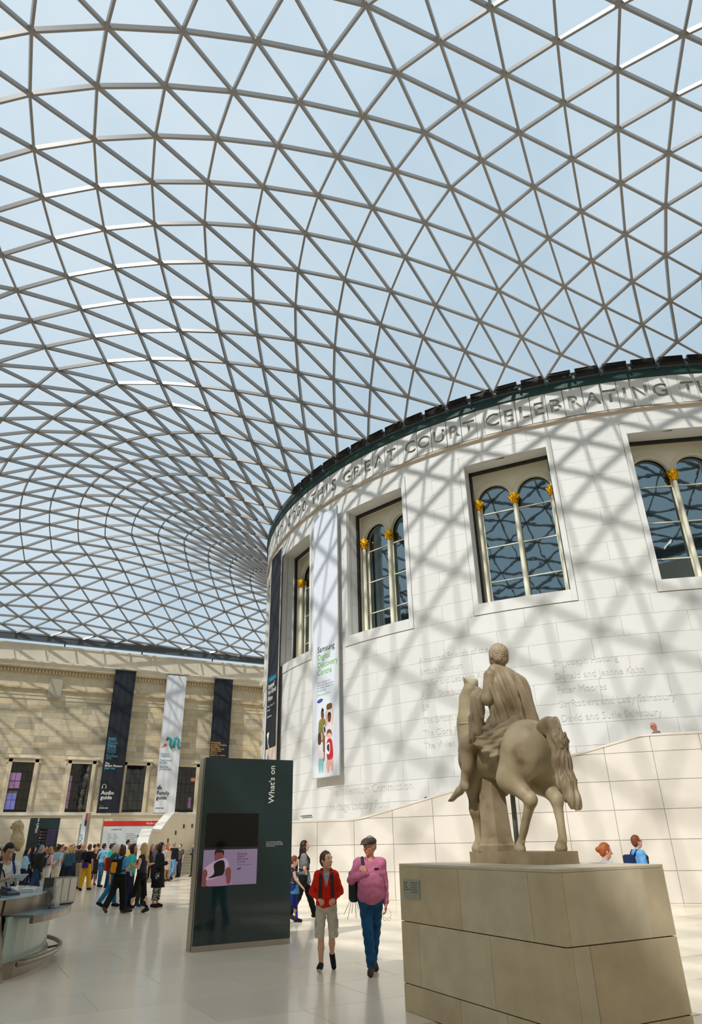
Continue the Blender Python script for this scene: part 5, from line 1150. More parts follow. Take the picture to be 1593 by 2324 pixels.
        if st == 'bun': hl += [HE((-.05, 0, -.01), (.06, .078, .08)), HE((-.135, 0, .02), (.045, .045, .045))]; fc = .045
        if st == 'curly': hl += [HE((-.02, 0, .02), (.11, .10, .125)), HE((-.04, 0, -.05), (.08, .095, .07))]; fc = .045
        hf = union(hl, .03); Ri = R; hdc = hd.astype(np.float32); fcc = fc
        def hair_f(P):
            q = (P - hdc) @ Ri.astype(np.float32) / hs; d = hf(P); d = d + .004 * np.sin(q[:, 1] * 120 + 4 * np.sin(q[:, 2] * 25)) * (1 if hi or st in ('long', 'bob', 'curly') else .6)
            return np.maximum(d, np.minimum(q[:, 0] - fcc + np.maximum(-(q[:, 2] - .075), 0) * .05, np.where(q[:, 2] > .085, q[:, 0] - .085 - 0 * q[:, 0], 1)))
        F['hair'] = hair_f
    return F, J, S, HP, HE, R
def hand_fn(J, s, sg, curl=.6, dirv=None):
    """palm, four fingers of unequal length and a thumb leaving the side of the palm"""
    el_, wr = J['el' + s], J['wr' + s]; d = (wr - el_) / np.linalg.norm(wr - el_) if dirv is None else np.array(dirv) / np.linalg.norm(dirv)
    side = V3(0, 1, 0) - d * d[1]; side /= np.linalg.norm(side); nrm = np.cross(d, side)              # side: across the palm
    if abs(d[2]) > .7: side = V3(1, 0, 0) - d * d[0]; side /= np.linalg.norm(side); nrm = np.cross(d, side) * 1.0; nrm = nrm * (1 if nrm[1] * sg < 0 else -1)
    else: nrm = nrm * (1 if nrm[2] < 0 else -1)
    ps = [cone(wr - d * .02, wr + d * .02, .026, .027)]
    for i in range(4): o = side * (-.030 + .020 * i); ps.append(cone(wr + d * .02 + o * .7, wr + d * .085 + o, .0135, .0115))
    for i, L_ in enumerate((.062, .074, .078, .068)):
        o = side * (-.030 + .020 * i); a = wr + d * .085 + o; c1 = curl * .7; dd = d * math.cos(c1) + nrm * math.sin(c1); b_ = a + dd * L_ * .48; c2 = curl * 1.7; d2 = d * math.cos(c2) + nrm * math.sin(c2); c_ = b_ + d2 * L_ * .32; c3 = curl * 2.4; d3 = d * math.cos(c3) + nrm * math.sin(c3); e_ = c_ + d3 * L_ * .25
        ps += [(cone(a, b_, .0105, .0098), .004), (cone(b_, c_, .0098, .009), .003), (cone(c_, e_, .009, .0075), .003)]
    th = side * .036; a = wr + d * .03 + th * .8; b_ = a + d * .032 + side * .022 + nrm * .012; c_ = b_ + d * .03 + nrm * .014; ps += [(cone(a, b_, .015, .0125), .010), (cone(b_, c_, .012, .009), .004)]
    return union(ps, .012), wr + d * .07
PCACHE = {}
def person(loc, yaw, p, label, group=None, z=0.0):
    """yaw: 0 = back to the camera, 90 = facing right in the picture, 180 = facing the camera"""
    key = repr({k: (v[0] if k in ('top', 'bottom', 'hair') else v) for k, v in p.items() if k in ('h', 'sex', 'child', 'legs', 'foot', 'armL', 'armR', 'hyaw', 'hpitch', 'lean', 'fat', 'top', 'bottom', 'hair', 'hem', 'hi', 'nar', 'sw', 'res', 'cuff', 'folds')} | {'h': 0})
    h = p.get('res', .021); S = p.get('h', 1.72) / 1.75
    if key not in PCACHE:
        F, J, S_, HP, HE, R = person_parts(p); out = {}
        allp = np.array([J[k] for k in J if k != 'up']); lo = allp.min(0) - .24; hi_ = allp.max(0) + .24; hi_[2] += .05; lo[2] = -.05
        D = J['up']
        for nm, f in F.items():
            a, b = lo.copy(), hi_.copy(); hh = h
            if nm == 'hair': a[2] = J['hd'][2] - .42; a[:2] = J['hd'][:2] - .28; b[:2] = J['hd'][:2] + .28; b[2] = J['hd'][2] + .22; hh = h * .8
            if nm == 'bottom': b[2] = 1.1 + D
            if nm == 'top': a[2] = .42 + D; b[2] = J['hd'][2] + .02
            if nm.startswith('shoe'): c = (J['toe' + nm[-1]] + J['heel' + nm[-1]]) / 2; a = c - .22; b = c + .22; hh = h * .75
            out[nm] = snet(f, a, b, hh)
        if p.get('hi'):
            V, Fc = out['body']
            for s, sg in (('L', 1), ('R', -1)):
                hf, c = hand_fn(J, s, sg, p.get('curl' + s, .5), p.get('hdir' + s)); V2, F2 = snet(hf, c - .13, c + .13, .0042); Fc = np.concatenate([Fc, F2 + len(V)]); V = np.concatenate([V, V2])
            out['body'] = (V, Fc)
        PCACHE[key] = ({k: np_mesh(k, v[0], v[1]) for k, v in out.items() if len(v[1])}, J, HP, HE, R)
    M, J, HP, HE, R = PCACHE[key]
    d = _h0 * math.cos(rad(yaw)) + _r0 * math.sin(rad(yaw)); rz = math.atan2(d.y, d.x)
    o = empty('person', (loc[0], loc[1], z), rz); o.scale = (S,) * 3; tag(o, label, 'person', group)
    sk = skin(*SKINS[p.get('skin', 'fair')])
    def cm(c): return c if not isinstance(c, tuple) else fab(*c)
    for nm, me in M.items():
        if nm == 'body': m, pn = sk, 'body'
        elif nm == 'hair': m, pn = mat('hair_' + p['hair'][1], srgb(*HAIRC[p['hair'][1]]), .55, var=.25, scale=40, spec=.35), 'hair'
        elif nm == 'top': m, pn = cm(p['top'][1]), {'jacket': 'jacket', 'coat': 'coat', 'dress': 'dress'}.get(p['top'][0], 'shirt')
        elif nm == 'bottom': m, pn = cm(p['bottom'][1]), {'shorts': 'shorts', 'skirt': 'skirt', 'leggings': 'leggings'}.get(p['bottom'][0], 'trousers')
        else: m, pn = cm(p.get('shoes', (30, 30, 32))), 'shoe'
        link(pn, me, m, o)
    o['_'] = 0; del o['_']
    return o, J, HP, HE, R
def add_part(o, name, f, lo, hi, h, m):
    me = np_mesh(name, *snet(f, lo, hi, h)); return link(name, me, m, o)
def backpack(o, J, col, col2=None, size=(.10, .15, .21), drop=0.0, straps=True, side=0.0):
    c = J['che'] + V3(-.20 - size[0] * .3, side, -.06 - drop); f = union([rbox(c, size, .05), (rbox(c + V3(-size[0] * .8, 0, -size[2] * .35), (size[0] * .5, size[1] * .75, size[2] * .45), .035), .02)], .02)
    b = add_part(o, 'backpack', f, c - .36, c + .36, .02, fab(*col))
    if col2: link('front_pocket', np_mesh('front_pocket', *snet(rbox(c + V3(-size[0] * 1.1, 0, -.02), (size[0] * .35, size[1] * .62, size[2] * .7), .03), c - .36, c + .36, .018)), fab(*col2), b)
    if straps:
        for s, sg in (('L', 1), ('R', -1)):
            sh = J['sh' + s]; pts = [c + V3(.08, sg * .08, size[2] * .8), V3(sh[0] - .06, sg * .11, sh[2] + .075), V3(sh[0] + .05, sg * .12, sh[2] + .062), V3(sh[0] + .145, sg * .125, sh[2] - .06), V3(sh[0] + .13, sg * .15, sh[2] - .28), c + V3(.10, sg * .15, -size[2] * .6)]
            mb = MB().tube([tuple(q) for q in pts], .022, 6); link('strap', mb.mesh('strap', True), fab(*col), b)
    return b
def bag(o, at_, col, size=(.05, .12, .09), strap_to=None):
    b = add_part(o, 'shoulder_bag', rbox(at_, size, .03), np.array(at_) - .3, np.array(at_) + .3, .018, fab(*col))
    if strap_to is not None: link('bag_strap', MB().tube([tuple(q) for q in strap_to], .014, 6).mesh('bag_strap', True), fab(30, 30, 34), b)
    return b
def sheet(o, at_, col=(235, 235, 235), size=(.15, .20), tilt=-.5):
    M = Matrix.Translation(Vector(at_)) @ Matrix.Rotation(tilt, 4, 'Y'); mb = MB(); mb.obox(M, (size[0], size[1], .006)); return mb.obj('leaflet', fab(*col), o)

# ---- two walkers in the foreground
def check_mat():
    m = mat('magenta_check_shirt', srgb(176, 62, 104), .8, spec=.2); t = m.node_tree; b = t.nodes['Principled BSDF']; tc = t.nodes.new('ShaderNodeTexCoord'); sep = t.nodes.new('ShaderNodeSeparateXYZ'); t.links.new(tc.outputs['Object'], sep.inputs[0]); outs = []
    for ax in ('Y', 'Z'):
        mu = t.nodes.new('ShaderNodeMath'); mu.operation = 'MULTIPLY'; mu.inputs[1].default_value = 62; fr = t.nodes.new('ShaderNodeMath'); fr.operation = 'FRACT'; gt = t.nodes.new('ShaderNodeMath'); gt.operation = 'GREATER_THAN'; gt.inputs[1].default_value = .72
        t.links.new(sep.outputs[ax], mu.inputs[0]); t.links.new(mu.outputs[0], fr.inputs[0]); t.links.new(fr.outputs[0], gt.inputs[0]); outs.append(gt)
    mx = t.nodes.new('ShaderNodeMath'); mx.operation = 'MAXIMUM'; t.links.new(outs[0].outputs[0], mx.inputs[0]); t.links.new(outs[1].outputs[0], mx.inputs[1])
    mc = t.nodes.new('ShaderNodeMix'); mc.data_type = 'RGBA'; mc.inputs['A'].default_value = (*srgb(168, 44, 92), 1); mc.inputs['B'].default_value = (*srgb(214, 150, 180), 1); t.links.new(mx.outputs[0], mc.inputs['Factor']); t.links.new(mc.outputs['Result'], b.inputs['Base Color']); return m
def dots_mat(name, c1, c2, sc, th):
    m = mat(name, srgb(*c1), .8, spec=.2); t = m.node_tree; b = t.nodes['Principled BSDF']; tc = t.nodes.new('ShaderNodeTexCoord'); v = t.nodes.new('ShaderNodeTexVoronoi'); v.inputs['Scale'].default_value = sc; r = t.nodes.new('ShaderNodeValToRGB'); r.color_ramp.interpolation = 'CONSTANT'; r.color_ramp.elements[0].color = (*srgb(*c2), 1); r.color_ramp.elements[1].position = th; r.color_ramp.elements[1].color = (*srgb(*c1), 1)
    t.links.new(tc.outputs['Object'], v.inputs['Vector']); t.links.new(v.outputs['Distance'], r.inputs['Fac']); t.links.new(r.outputs['Color'], b.inputs['Base Color']); return m
def stripe_mat(name, c1, c2, freq):
    m = mat(name, srgb(*c1), .8, spec=.2); t = m.node_tree; b = t.nodes['Principled BSDF']; tc = t.nodes.new('ShaderNodeTexCoord'); sep = t.nodes.new('ShaderNodeSeparateXYZ'); mu = t.nodes.new('ShaderNodeMath'); mu.operation = 'MULTIPLY'; mu.inputs[1].default_value = freq; fr = t.nodes.new('ShaderNodeMath'); fr.operation = 'FRACT'; gt = t.nodes.new('ShaderNodeMath'); gt.operation = 'GREATER_THAN'; gt.inputs[1].default_value = .5; mc = t.nodes.new('ShaderNodeMix'); mc.data_type = 'RGBA'
    mc.inputs['A'].default_value = (*srgb(*c1), 1); mc.inputs['B'].default_value = (*srgb(*c2), 1); t.links.new(tc.outputs['Object'], sep.inputs[0]); t.links.new(sep.outputs['Z'], mu.inputs[0]); t.links.new(mu.outputs[0], fr.inputs[0]); t.links.new(fr.outputs[0], gt.inputs[0]); t.links.new(gt.outputs[0], mc.inputs['Factor']); t.links.new(mc.outputs['Result'], b.inputs['Base Color']); return m
EYEW = mat('eye_white', srgb(232, 228, 222), .3); EYED = mat('iris_dark', srgb(40, 28, 22), .2); BROW = mat('brow_brown', srgb(70, 48, 36), .7); LIP = mat('lip', srgb(176, 100, 90), .5)
def face(o, HP, R, brow=BROW):
    for s in (1, -1):
        for nm, c, r, m in (('eye', (.086, s * .032, .018), (.012, .015, .010), EYEW), ('iris', (.0945, s * .031, .018), (.005, .007, .007), EYED), ('eyebrow', (.094, s * .034, .042), (.008, .022, .005), brow)):
            V, F = snet(ell((0, 0, 0), r), np.array(r) * -1.5, np.array(r) * 1.5, min(r) / 2.2); V = np.array([HP(*(np.array(c) + v)) for v in V]); link(nm, np_mesh(nm, V, F), m, o)
    r = (.008, .022, .006); V, F = snet(ell((0, 0, 0), r), np.array(r) * -1.5, np.array(r) * 1.5, .003); link('mouth', np_mesh('mouth', np.array([HP(*(np.array((.098, 0, -.068)) + v)) for v in V]), F), LIP, o)
# man in the check shirt
mp = dict(h=1.73, skin='ruddy', fat=.55, sw=.168, nar=.075, legs=(-12, 14, 14, 6), armL='down', armR='chest', hyaw=-48, hpitch=6, hair=('short', 'grey'), top=('long', check_mat()), bottom=('jeans', mat('blue_denim', srgb(34, 84, 128), .85, var=.28, scale=9, spec=.2)), shoes=(84, 66, 58), hi=True, res=.0105, curlL=.5, curlR=1.15, hem=.80, folds=.006, hdirR=(-.15, -.55, .55))
ml = at(846, 2210); om, J, HP, HE, R = person(ml, 176, mp, 'older man in a magenta check shirt, flat cap and blue jeans walking beside the boy')
face(om, HP, R, mat('brow_grey', srgb(150, 130, 116), .7))
CAPC = mat('brown_cap_cloth', srgb(74, 58, 52), .85, var=.12, scale=60)
capf = union([HE((-.012, 0, .065), (.118, .100, .068)), HE((.055, 0, .07), (.085, .088, .045)), (HE((.112, 0, .048), (.055, .072, .012)), .02)], .03)
add_part(om, 'flat_cap', lambda P: np.maximum(capf(P), -((P - J['hd'].astype(np.float32)) @ R.astype(np.float32))[:, 2] + .030), J['hd'] - .25, J['hd'] + .27, .008, CAPC)
colr = MB()
for s in (1, -1): colr.prism([(.0, .0), (.085, -.005), (.07, -.06), (.02, -.035)], -.004, .004, 'y'); n = len(colr.V); colr.V[-8:] = [tuple(V3(*(J['nb'] + V3(.055, 0, .055)))[:3] + V3(.03 + .01 * v[1], s * (.03 + v[0] * .55), v[2] - v[0] * .3)) for v in colr.V[-8:]]
colr.obj('collar', MATS['magenta_check_shirt'], om)
for i in range(5): c = J['nb'] + V3(.17 + .016 * min(i, 3), .0, -.14 - .105 * i); add_part(om, 'button', ell(c, (.008, .007, .007)), c - .012, c + .012, .004, WPRINT)
c = J['che'] + V3(.158, .085, -.0); MB().bbox(tuple(c - V3(.006, .045, .06)), tuple(c + V3(.008, .045, .05)), .004).obj('breast_pocket', MATS['magenta_check_shirt'], om); MB().bbox(tuple(c + V3(.0, -.035, .035)), tuple(c + V3(.012, .035, .065)), .003).obj('phone', DARKW, om)
cb = J['pel'] + V3(-.10, -.25, .12); bp_ = add_part(om, 'backpack', union([rbox(cb, (.12, .07, .21), .05), (rbox(cb + V3(.10, -.02, -.06), (.05, .06, .12), .03), .02)], .02), cb - .34, cb + .34, .014, mat('navy_black_pack', srgb(28, 38, 48), .7))
link('strap', MB().tube([tuple(cb + V3(.06, .0, .18)), tuple(J['shR'] + V3(.14, .05, -.16)), tuple(J['shR'] + V3(.12, .055, .0)), tuple(J['shR'] + V3(.05, .05, .075)), tuple(J['shR'] + V3(-.07, .04, .05)), tuple(cb + V3(-.05, .02, .18))], .026, 6).mesh('strap', True), MATS['navy_black_pack'], bp_)
for i, (dx, dy, L_) in enumerate(((.10, -.12, .16), (.12, -.08, .22), (.12, -.03, .14), (.14, .02, .20), (.10, .05, .10))): link('dangling_cord', MB().tube([tuple(cb + V3(dx, dy * .5, -.18)), tuple(cb + V3(dx + .01, dy, -.20 - L_ * .6)), tuple(cb + V3(dx, dy * 1.3, -.20 - L_))], .0035, 5).mesh('dangling_cord', True), MATS['navy_black_pack'], bp_)
gl = J['wrL'] + V3(.02, .01, -.14); gm_ = MB()
for s in (-1, 1): gm_.tube([tuple(gl + V3(.0, .03 * s + .022 * math.cos(a), -.06 + .022 * math.sin(a))) for a in arc(12, 0, 2 * math.pi)], .002, 5)
gm_.tube([tuple(gl + V3(0, .052, -.05)), tuple(gl + V3(.01, .06, .02)), tuple(gl + V3(.0, .03, .07))], .002, 5).tube([tuple(gl + V3(0, -.052, -.05)), tuple(gl + V3(-.02, -.055, .03)), tuple(gl + V3(0, -.02, .07))], .002, 5)
gg = gm_.obj('spectacles', mat('brown_wire', srgb(90, 70, 60), .4, metal=.4)); gg.matrix_world = om.matrix_basis.copy() if False else Matrix.Translation(om.location) @ Matrix.Rotation(om.rotation_euler[2], 4, 'Z') @ Matrix.Scale(om.scale[0], 4); tag(gg, 'thin wire spectacles dangling from the older man\'s hand', 'spectacles')
# boy in the red jacket
bpp = dict(h=1.50, child=True, skin='fair', nar=.0, legs=(2, 44, 3, 3), foot={'L': -58, 'R': 0}, armL='low_strap', armR='low_strap', hyaw=42, hpitch=-8, hair=('short', 'brown'), top=('jacket', (226, 44, 22)), bottom=('shorts', mat('pale_grey_cotton', srgb(206, 200, 188), .85, var=.10, scale=14)), shoes=(30, 38, 42), hi=True, res=.0105, curlL=1.0, curlR=1.0, hem=.90, folds=.007)
bl = at(741, 2206); ob, J, HP, HE, R = person(bl, 178, bpp, 'boy in a bright red jacket and pale shorts walking and looking up at the man')
face(ob, HP, R)
tv = MB().add([tuple(J['nb'] + V3(.155, y, z)) for y, z in ((-.055, -.02), (.055, -.02), (.012, -.20), (-.012, -.20))] + [tuple(J['nb'] + V3(.05, y, z)) for y, z in ((-.06, .03), (.06, .03))], [(0, 1, 2, 3), (4, 5, 1, 0)]); tv.obj('grey_tee_front', fab(170, 172, 184), ob)
MB().tube([tuple(J['nb'] + V3(.160, 0, -.20)), tuple(J['pel'] + V3(.178, 0, -.04))], .005, 5).obj('zip', fab(170, 30, 16), ob)
add_part(ob, 'jacket_hood', union([cone(J['nb'] + V3(-.06, .07, .03), J['nb'] + V3(-.06, -.07, .03), .05), cone(J['nb'] + V3(-.05, .085, .03), J['nb'] + V3(.09, .075, -.03), .028, .018), cone(J['nb'] + V3(-.05, -.085, .03), J['nb'] + V3(.09, -.075, -.03), .028, .018)], .03), J['nb'] - .2, J['nb'] + .2, .010, fab(226, 44, 22))
PKB = mat('black_pack', srgb(34, 38, 44), .7); pb_ = add_part(ob, 'backpack', rbox(J['che'] + V3(-.22, 0, -.04), (.08, .14, .20), .05), J['che'] - .5, J['che'] + .4, .018, PKB)
for s, sg in (('L', 1), ('R', -1)):
    sh = J['sh' + s]; pts = [(sh[0] - .08, sg * .10, sh[2] + .06), (sh[0] + .03, sg * .095, sh[2] + .075), (sh[0] + .135, sg * .10, sh[2] - .02), (sh[0] + .165, sg * .105, sh[2] - .16), (sh[0] + .16, sg * .115, sh[2] - .33)]
    mb = MB()
    for i in range(len(pts) - 1):
        a, b = Vector(pts[i]), Vector(pts[i + 1]); x = (b - a).normalized(); y = Vector((0, 1, 0)); zz = x.cross(y).normalized(); M = Matrix((x, y, zz)).transposed().to_4x4(); M.translation = (a + b) / 2; mb.obox(M, ((b - a).length + .02, .055, .020))
    mb.obj('strap', PKB, pb_)
for s, sg in (('L', 1), ('R', -1)):
    k = J['kn' + s] * .6 + J['hip' + s] * .4 + V3(.0, sg * .105, 0); MB().bbox(tuple(k - V3(.06, .012, .08)), tuple(k + V3(.06, .012, .06)), .008).obj('cargo_pocket', MATS['pale_grey_cotton'], ob)
    t_ = J['toe' + s]; h_ = J['heel' + s]; add_part(ob, 'shoe_sole', cone(h_ + V3(0, 0, -.012), t_ + V3(-.02, 0, -.012), .040, .040), np.minimum(h_, t_) - .1, np.maximum(h_, t_) + .1, .012, fab(196, 190, 178)) if s == 'R' else None

# ---- woman and girl half behind the kiosk, two women behind the pedestal, two heads on the stair
MID = .015
wl = at(688, 2088); ow, J, HP, HE, R = person(wl, 82, dict(h=1.72, sex='f', skin='fair', legs='walk', armL='down', armR='reach', hyaw=-6, hpitch=-4, hair=('long', 'dark'), top=('tee', (128, 130, 126)), bottom=('trousers', (24, 26, 28)), shoes=(52, 50, 46), res=MID), 'long-haired woman in a grey tee and black trousers walking right beside the kiosk')
backpack(ow, J, (26, 28, 30), size=(.07, .12, .17)); add_part(ow, 'tied_jacket', union([ell(J['pel'] + V3(.0, 0, .06), (.15, .185, .05)), cone(J['pel'] + V3(.1, -.1, .04), J['pel'] + V3(.14, -.14, -.14), .05, .04)], .03), J['pel'] - .35, J['pel'] + .35, .016, fab(110, 126, 150))
gl_ = at(664, 2095); og, J, HP, HE, R = person(gl_, 84, dict(h=1.36, sex='f', child=True, legs='amble', armL='down', armR='fwd', hpitch=14, hair=('pony', 'auburn'), top=('tank', dots_mat('dotted_navy', (30, 34, 56), (214, 214, 214), 26, .28)), bottom=('leggings', (30, 48, 140)), shoes=(28, 28, 30), res=MID), 'small girl in a dotted top and blue leggings holding the long-haired woman\'s hand')
add_part(og, 'denim_skirt', lambda P, J=J: np.maximum(np.maximum(cone(J['pel'] + V3(0, 0, .03), J['pel'] + V3(0, 0, -.2), .15, .19)(P), P[:, 2] - J['pel'][2] - .04), J['pel'][2] - .22 - P[:, 2]), J['pel'] - .4, J['pel'] + .3, .016, fab(70, 130, 170))
def ground(px, d): r = pray(px, 1900); h = Vector((r.x, r.y, 0)).normalized(); return Vector((CAMP[0], CAMP[1], 0)) + h * d
o1, J, HP, HE, R = person(ground(1366, 12.6), 86, dict(h=1.57, sex='f', legs='amble', armL='down', armR='down', hpitch=6, hair=('bun', 'red'), top=('long', stripe_mat('grey_tweed', (150, 156, 176), (186, 190, 204), 90)), bottom=('jeans', (50, 60, 90)), res=MID), 'red-haired woman with a bun, only head and collar showing above the pedestal')
o2, J, HP, HE, R = person(ground(1441, 16.6), 84, dict(h=1.67, sex='f', legs='amble', hpitch=-12, hair=('short', 'auburn'), top=('jacket', (104, 166, 220)), bottom=('jeans', (50, 56, 80)), res=MID), 'short-haired woman in a light blue jacket with a navy backpack above the pedestal')
backpack(o2, J, (28, 44, 84), size=(.09, .14, .18)); GLS = MB().tube([tuple(HP(.09, s_, .018)) for s_ in (.05, .0, -.05)], .006, 5).tube([tuple(HP(.09, -.05, .018)), tuple(HP(.0, -.085, .018))], .005, 5).tube([tuple(HP(.09, .05, .018)), tuple(HP(.0, .085, .018))], .005, 5).obj('glasses', DARKW, o2)
t = rad(-134.6); o3, J, HP, HE, R = person((23.9 * math.cos(t), 23.9 * math.sin(t)), -85, dict(h=1.74, legs='amble', hpitch=14, hair=('bald', 'grey'), skin='ruddy', top=('polo', (120, 110, 110)), bottom=('jeans', (50, 56, 80)), res=.017), 'bald man whose head shows over the stair parapet at right', z=3.2)
MB().tube([tuple(HP(.09, s_, .018)) for s_ in (.05, .0, -.05)], .006, 5).tube([tuple(HP(.09, .05, .018)), tuple(HP(.0, .085, .018))], .005, 5).obj('glasses', DARKW, o3)
t = rad(-153.4); person((24.2 * math.cos(t), 24.2 * math.sin(t)), -60, dict(h=1.70, legs='amble', hair=('short', 'black'), skin='olive', top=('tee', (60, 60, 70)), bottom=('jeans', (50, 56, 80)), res=.017), 'dark-haired head just showing over the sloping stair parapet', z=1.30)

# ---- the queue and crowd on the left
Q = 'visitors crowding the far left of the court'
PAT = dots_mat('black_white_print', (24, 24, 24), (226, 222, 214), 42, .42); STR = stripe_mat('pink_stripe', (236, 226, 226), (226, 138, 138), 34)
JEAN = (38, 66, 100); DJEAN = (30, 38, 58); KHA = (196, 172, 140); CRM = (216, 206, 186); BLK_ = (24, 24, 26)
def P(px, py, yaw, label, z=0.0, **k):
    k.setdefault('res', .028); k.setdefault('legs', 'ease'); k.setdefault('shoes', (36, 34, 34)); return person(at(px, py), yaw, k, label, Q, z)
# nearest group
o, J, *_ = P(247, 2060, 60, 'white-haired visitor in a green jacket with a red shoulder bag and teal jeans', h=1.72, legs='step', hair=('bob', 'white'), top=('jacket', (58, 84, 72)), bottom=('jeans', (36, 116, 158)), armR='hip', res=.019); bag(o, J['pel'] + V3(-.16, .14, .22), (176, 46, 36), (.09, .12, .19), [J['pel'] + V3(-.14, .1, .38), J['shL'] + V3(-.05, 0, .07), J['shL'] + V3(.08, -.02, .05), J['pel'] + V3(.05, .16, .3)])
o, J, *_ = P(262, 2074, 18, 'brown-haired woman in a sky blue tee with an orange and black backpack', h=1.68, sex='f', legs=(-20, 18, 14, 4), hair=('bob', 'brown'), top=('tee', (92, 168, 218)), bottom=('wide', BLK_), shoes=(92, 74, 60), armL='aft', armR='hold', res=.018); backpack(o, J, (26, 28, 32), (232, 150, 34), size=(.10, .15, .20))
o, J, *_ = P(287, 2063, 88, 'woman with a dark bob in a turquoise top holding out a phone', h=1.70, sex='f', legs='ease', hair=('bob', 'dark'), top=('tee', (64, 196, 196)), bottom=('trousers', (26, 34, 60)), armR='phone', armL='hold', res=.016, skin='tan'); sheet(o, J['handR'] + V3(.05, 0, .02), (40, 40, 44), (.07, .15), -.9)
o, J, *_ = P(316, 2058, 100, 'woman with long wavy blond hair in a mustard top and dark green trousers', h=1.66, sex='f', legs='ease', hair=('long', 'dirty'), top=('tee', (206, 150, 74)), bottom=('trousers', (52, 60, 48)), shoes=(60, 80, 110), armR='hold', armL='hold', res=.019)
o, J, *_ = P(312, 2073, -74, 'blond woman in a navy sleeveless top and black leggings holding leaflets', h=1.72, sex='f', legs=(16, 3, -12, 6), hair=('long', 'blond'), top=('tank', (44, 48, 64)), bottom=('leggings', (16, 16, 18)), shoes=(60, 48, 42), armR='hold', armL='hold', res=.018); sheet(o, J['handL'] + V3(.03, -.03, -.08), (226, 196, 40), (.16, .12), -1.2); sheet(o, J['handL'] + V3(.02, -.02, -.22), (210, 212, 220), (.16, .12), -1.3)
o, J, *_ = P(352, 2060, 84, 'dark-haired woman in a long black coat and black-and-white print trousers reading', h=1.72, sex='f', legs='ease', hair=('bob', 'black'), top=('coat', (18, 20, 24)), bottom=('trousers', PAT), shoes=(52, 30, 34), armR='hold', armL='hold', hpitch=4, res=.015, skin='olive', cuff=-.10); sheet(o, J['handR'] + V3(.07, .05, .02), (226, 232, 240)); MB().tube([tuple(J['hd'] + V3(.07 * math.cos(a) - .0, .095 * math.sin(a), .10)) for a in arc(8, -1.6, 1.6)], .010, 5).obj('sunglasses', DARKW, o)
o, J, *_ = P(388, 1998, 4, 'man in a black blazer and faded blue jeans seen from behind near the steps', h=1.78, hair=('short', 'grey'), top=('jacket', (30, 25, 24)), bottom=('jeans', (96, 142, 184)), shoes=(60, 40, 34), legs='step')
P(376, 2000, 110, 'red-haired woman in a beige coat beside the man in the black blazer', h=1.66, sex='f', hair=('long', 'red'), top=('coat', (196, 176, 160)), bottom=('leggings', (196, 150, 120)), shoes=(120, 60, 40))
P(374, 1994, 140, 'brown-haired woman in a pink top behind the beige-coated woman', h=1.70, sex='f', hair=('long', 'brown'), top=('tee', (230, 150, 150)), bottom=('jeans', JEAN))
P(404, 1991, -160, 'brown-haired visitor half hidden by the black blazer', h=1.68, hair=('short', 'brown'), top=('tee', (90, 84, 84)), bottom=('jeans', DJEAN))
P(364, 2003, 70, 'visitor in a pale grey top with a dark strap behind the black-coated woman', h=1.66, sex='f', hair=('short', 'dark'), top=('tee', (190, 190, 200)), bottom=('jeans', DJEAN))
P(348, 2003, 30, 'brown-haired woman in a grey jacket standing behind the black-coated woman', h=1.68, sex='f', hair=('bob', 'brown'), top=('jacket', (74, 74, 80)), bottom=('trousers', BLK_))
P(339, 1996, 160, 'blond woman in sunglasses and a dark top in the back row by the steps', h=1.68, sex='f', hair=('long', 'dirty'), top=('tee', (60, 58, 70)), bottom=('jeans', DJEAN))
# row with the yellow trousers
o, J, *_ = P(190, 2022, 14, 'man in mustard yellow trousers and black tee with a purple bag', h=1.74, legs=(-9, 3, 12, 4), hair=('short', 'brown'), top=('tee', (20, 20, 24)), bottom=('wide', (210, 162, 34)), shoes=(30, 26, 24), armR='down', armL='hold', skin='ruddy', res=.024); bag(o, J['pel'] + V3(-.18, -.02, -.02), (72, 40, 116), (.06, .14, .11), [J['pel'] + V3(-.14, .1, .08), J['shL'] + V3(-.06, 0, .07), J['shL'] + V3(.08, -.02, .05), J['pel'] + V3(.14, -.1, .2)]); add_part(o, 'shoulder_pack', rbox(J['che'] + V3(-.18, .1, .03), (.07, .13, .14), .04), J['che'] - .5, J['che'] + .4, .02, fab(24, 30, 50))
P(174, 2018, 20, 'bald man in a brown jumper and khaki trousers with his hand to his face', h=1.80, hair=('bald', 'grey'), top=('long', (86, 74, 68)), bottom=('trousers', KHA), armR='phone', armL='hold', skin='ruddy')
P(147, 2020, 12, 'woman with a blond ponytail in a denim jacket and dark jeans', h=1.66, sex='f', hair=('pony', 'blond'), top=('jacket', (56, 92, 118)), bottom=('jeans', DJEAN), armR='hold', armL='hold')
P(118, 2030, 26, 'man in a pale blue polo and cream trousers with hands clasped behind his back', h=1.74, hair=('short', 'dark'), top=('polo', (166, 200, 222)), bottom=('wide', CRM), armL='back', armR='back', skin='tan', res=.024)
o, J, *_ = P(97, 2034, 30, 'woman in a pink striped tee and white trousers with a dark drawstring backpack', h=1.66, sex='f', hair=('bob', 'dirty'), top=('tee', STR), bottom=('trousers', (226, 222, 214)), armR='hold', armL='hold', res=.024); backpack(o, J, (40, 46, 58), size=(.07, .12, .17))
P(72, 2038, 40, 'grey-haired man in a dark olive jacket and blue jeans leaning forward', h=1.76, lean=.10, hair=('short', 'grey'), top=('jacket', (40, 40, 36)), bottom=('jeans', JEAN), armL='back', armR='down', skin='ruddy', legs='walk', res=.024)
P(44, 2030, 70, 'woman with long black hair in a pale blue top', h=1.62, sex='f', hair=('long', 'black'), top=('long', (156, 198, 224)), bottom=('jeans', DJEAN), armR='hold', armL='hold', skin='olive')
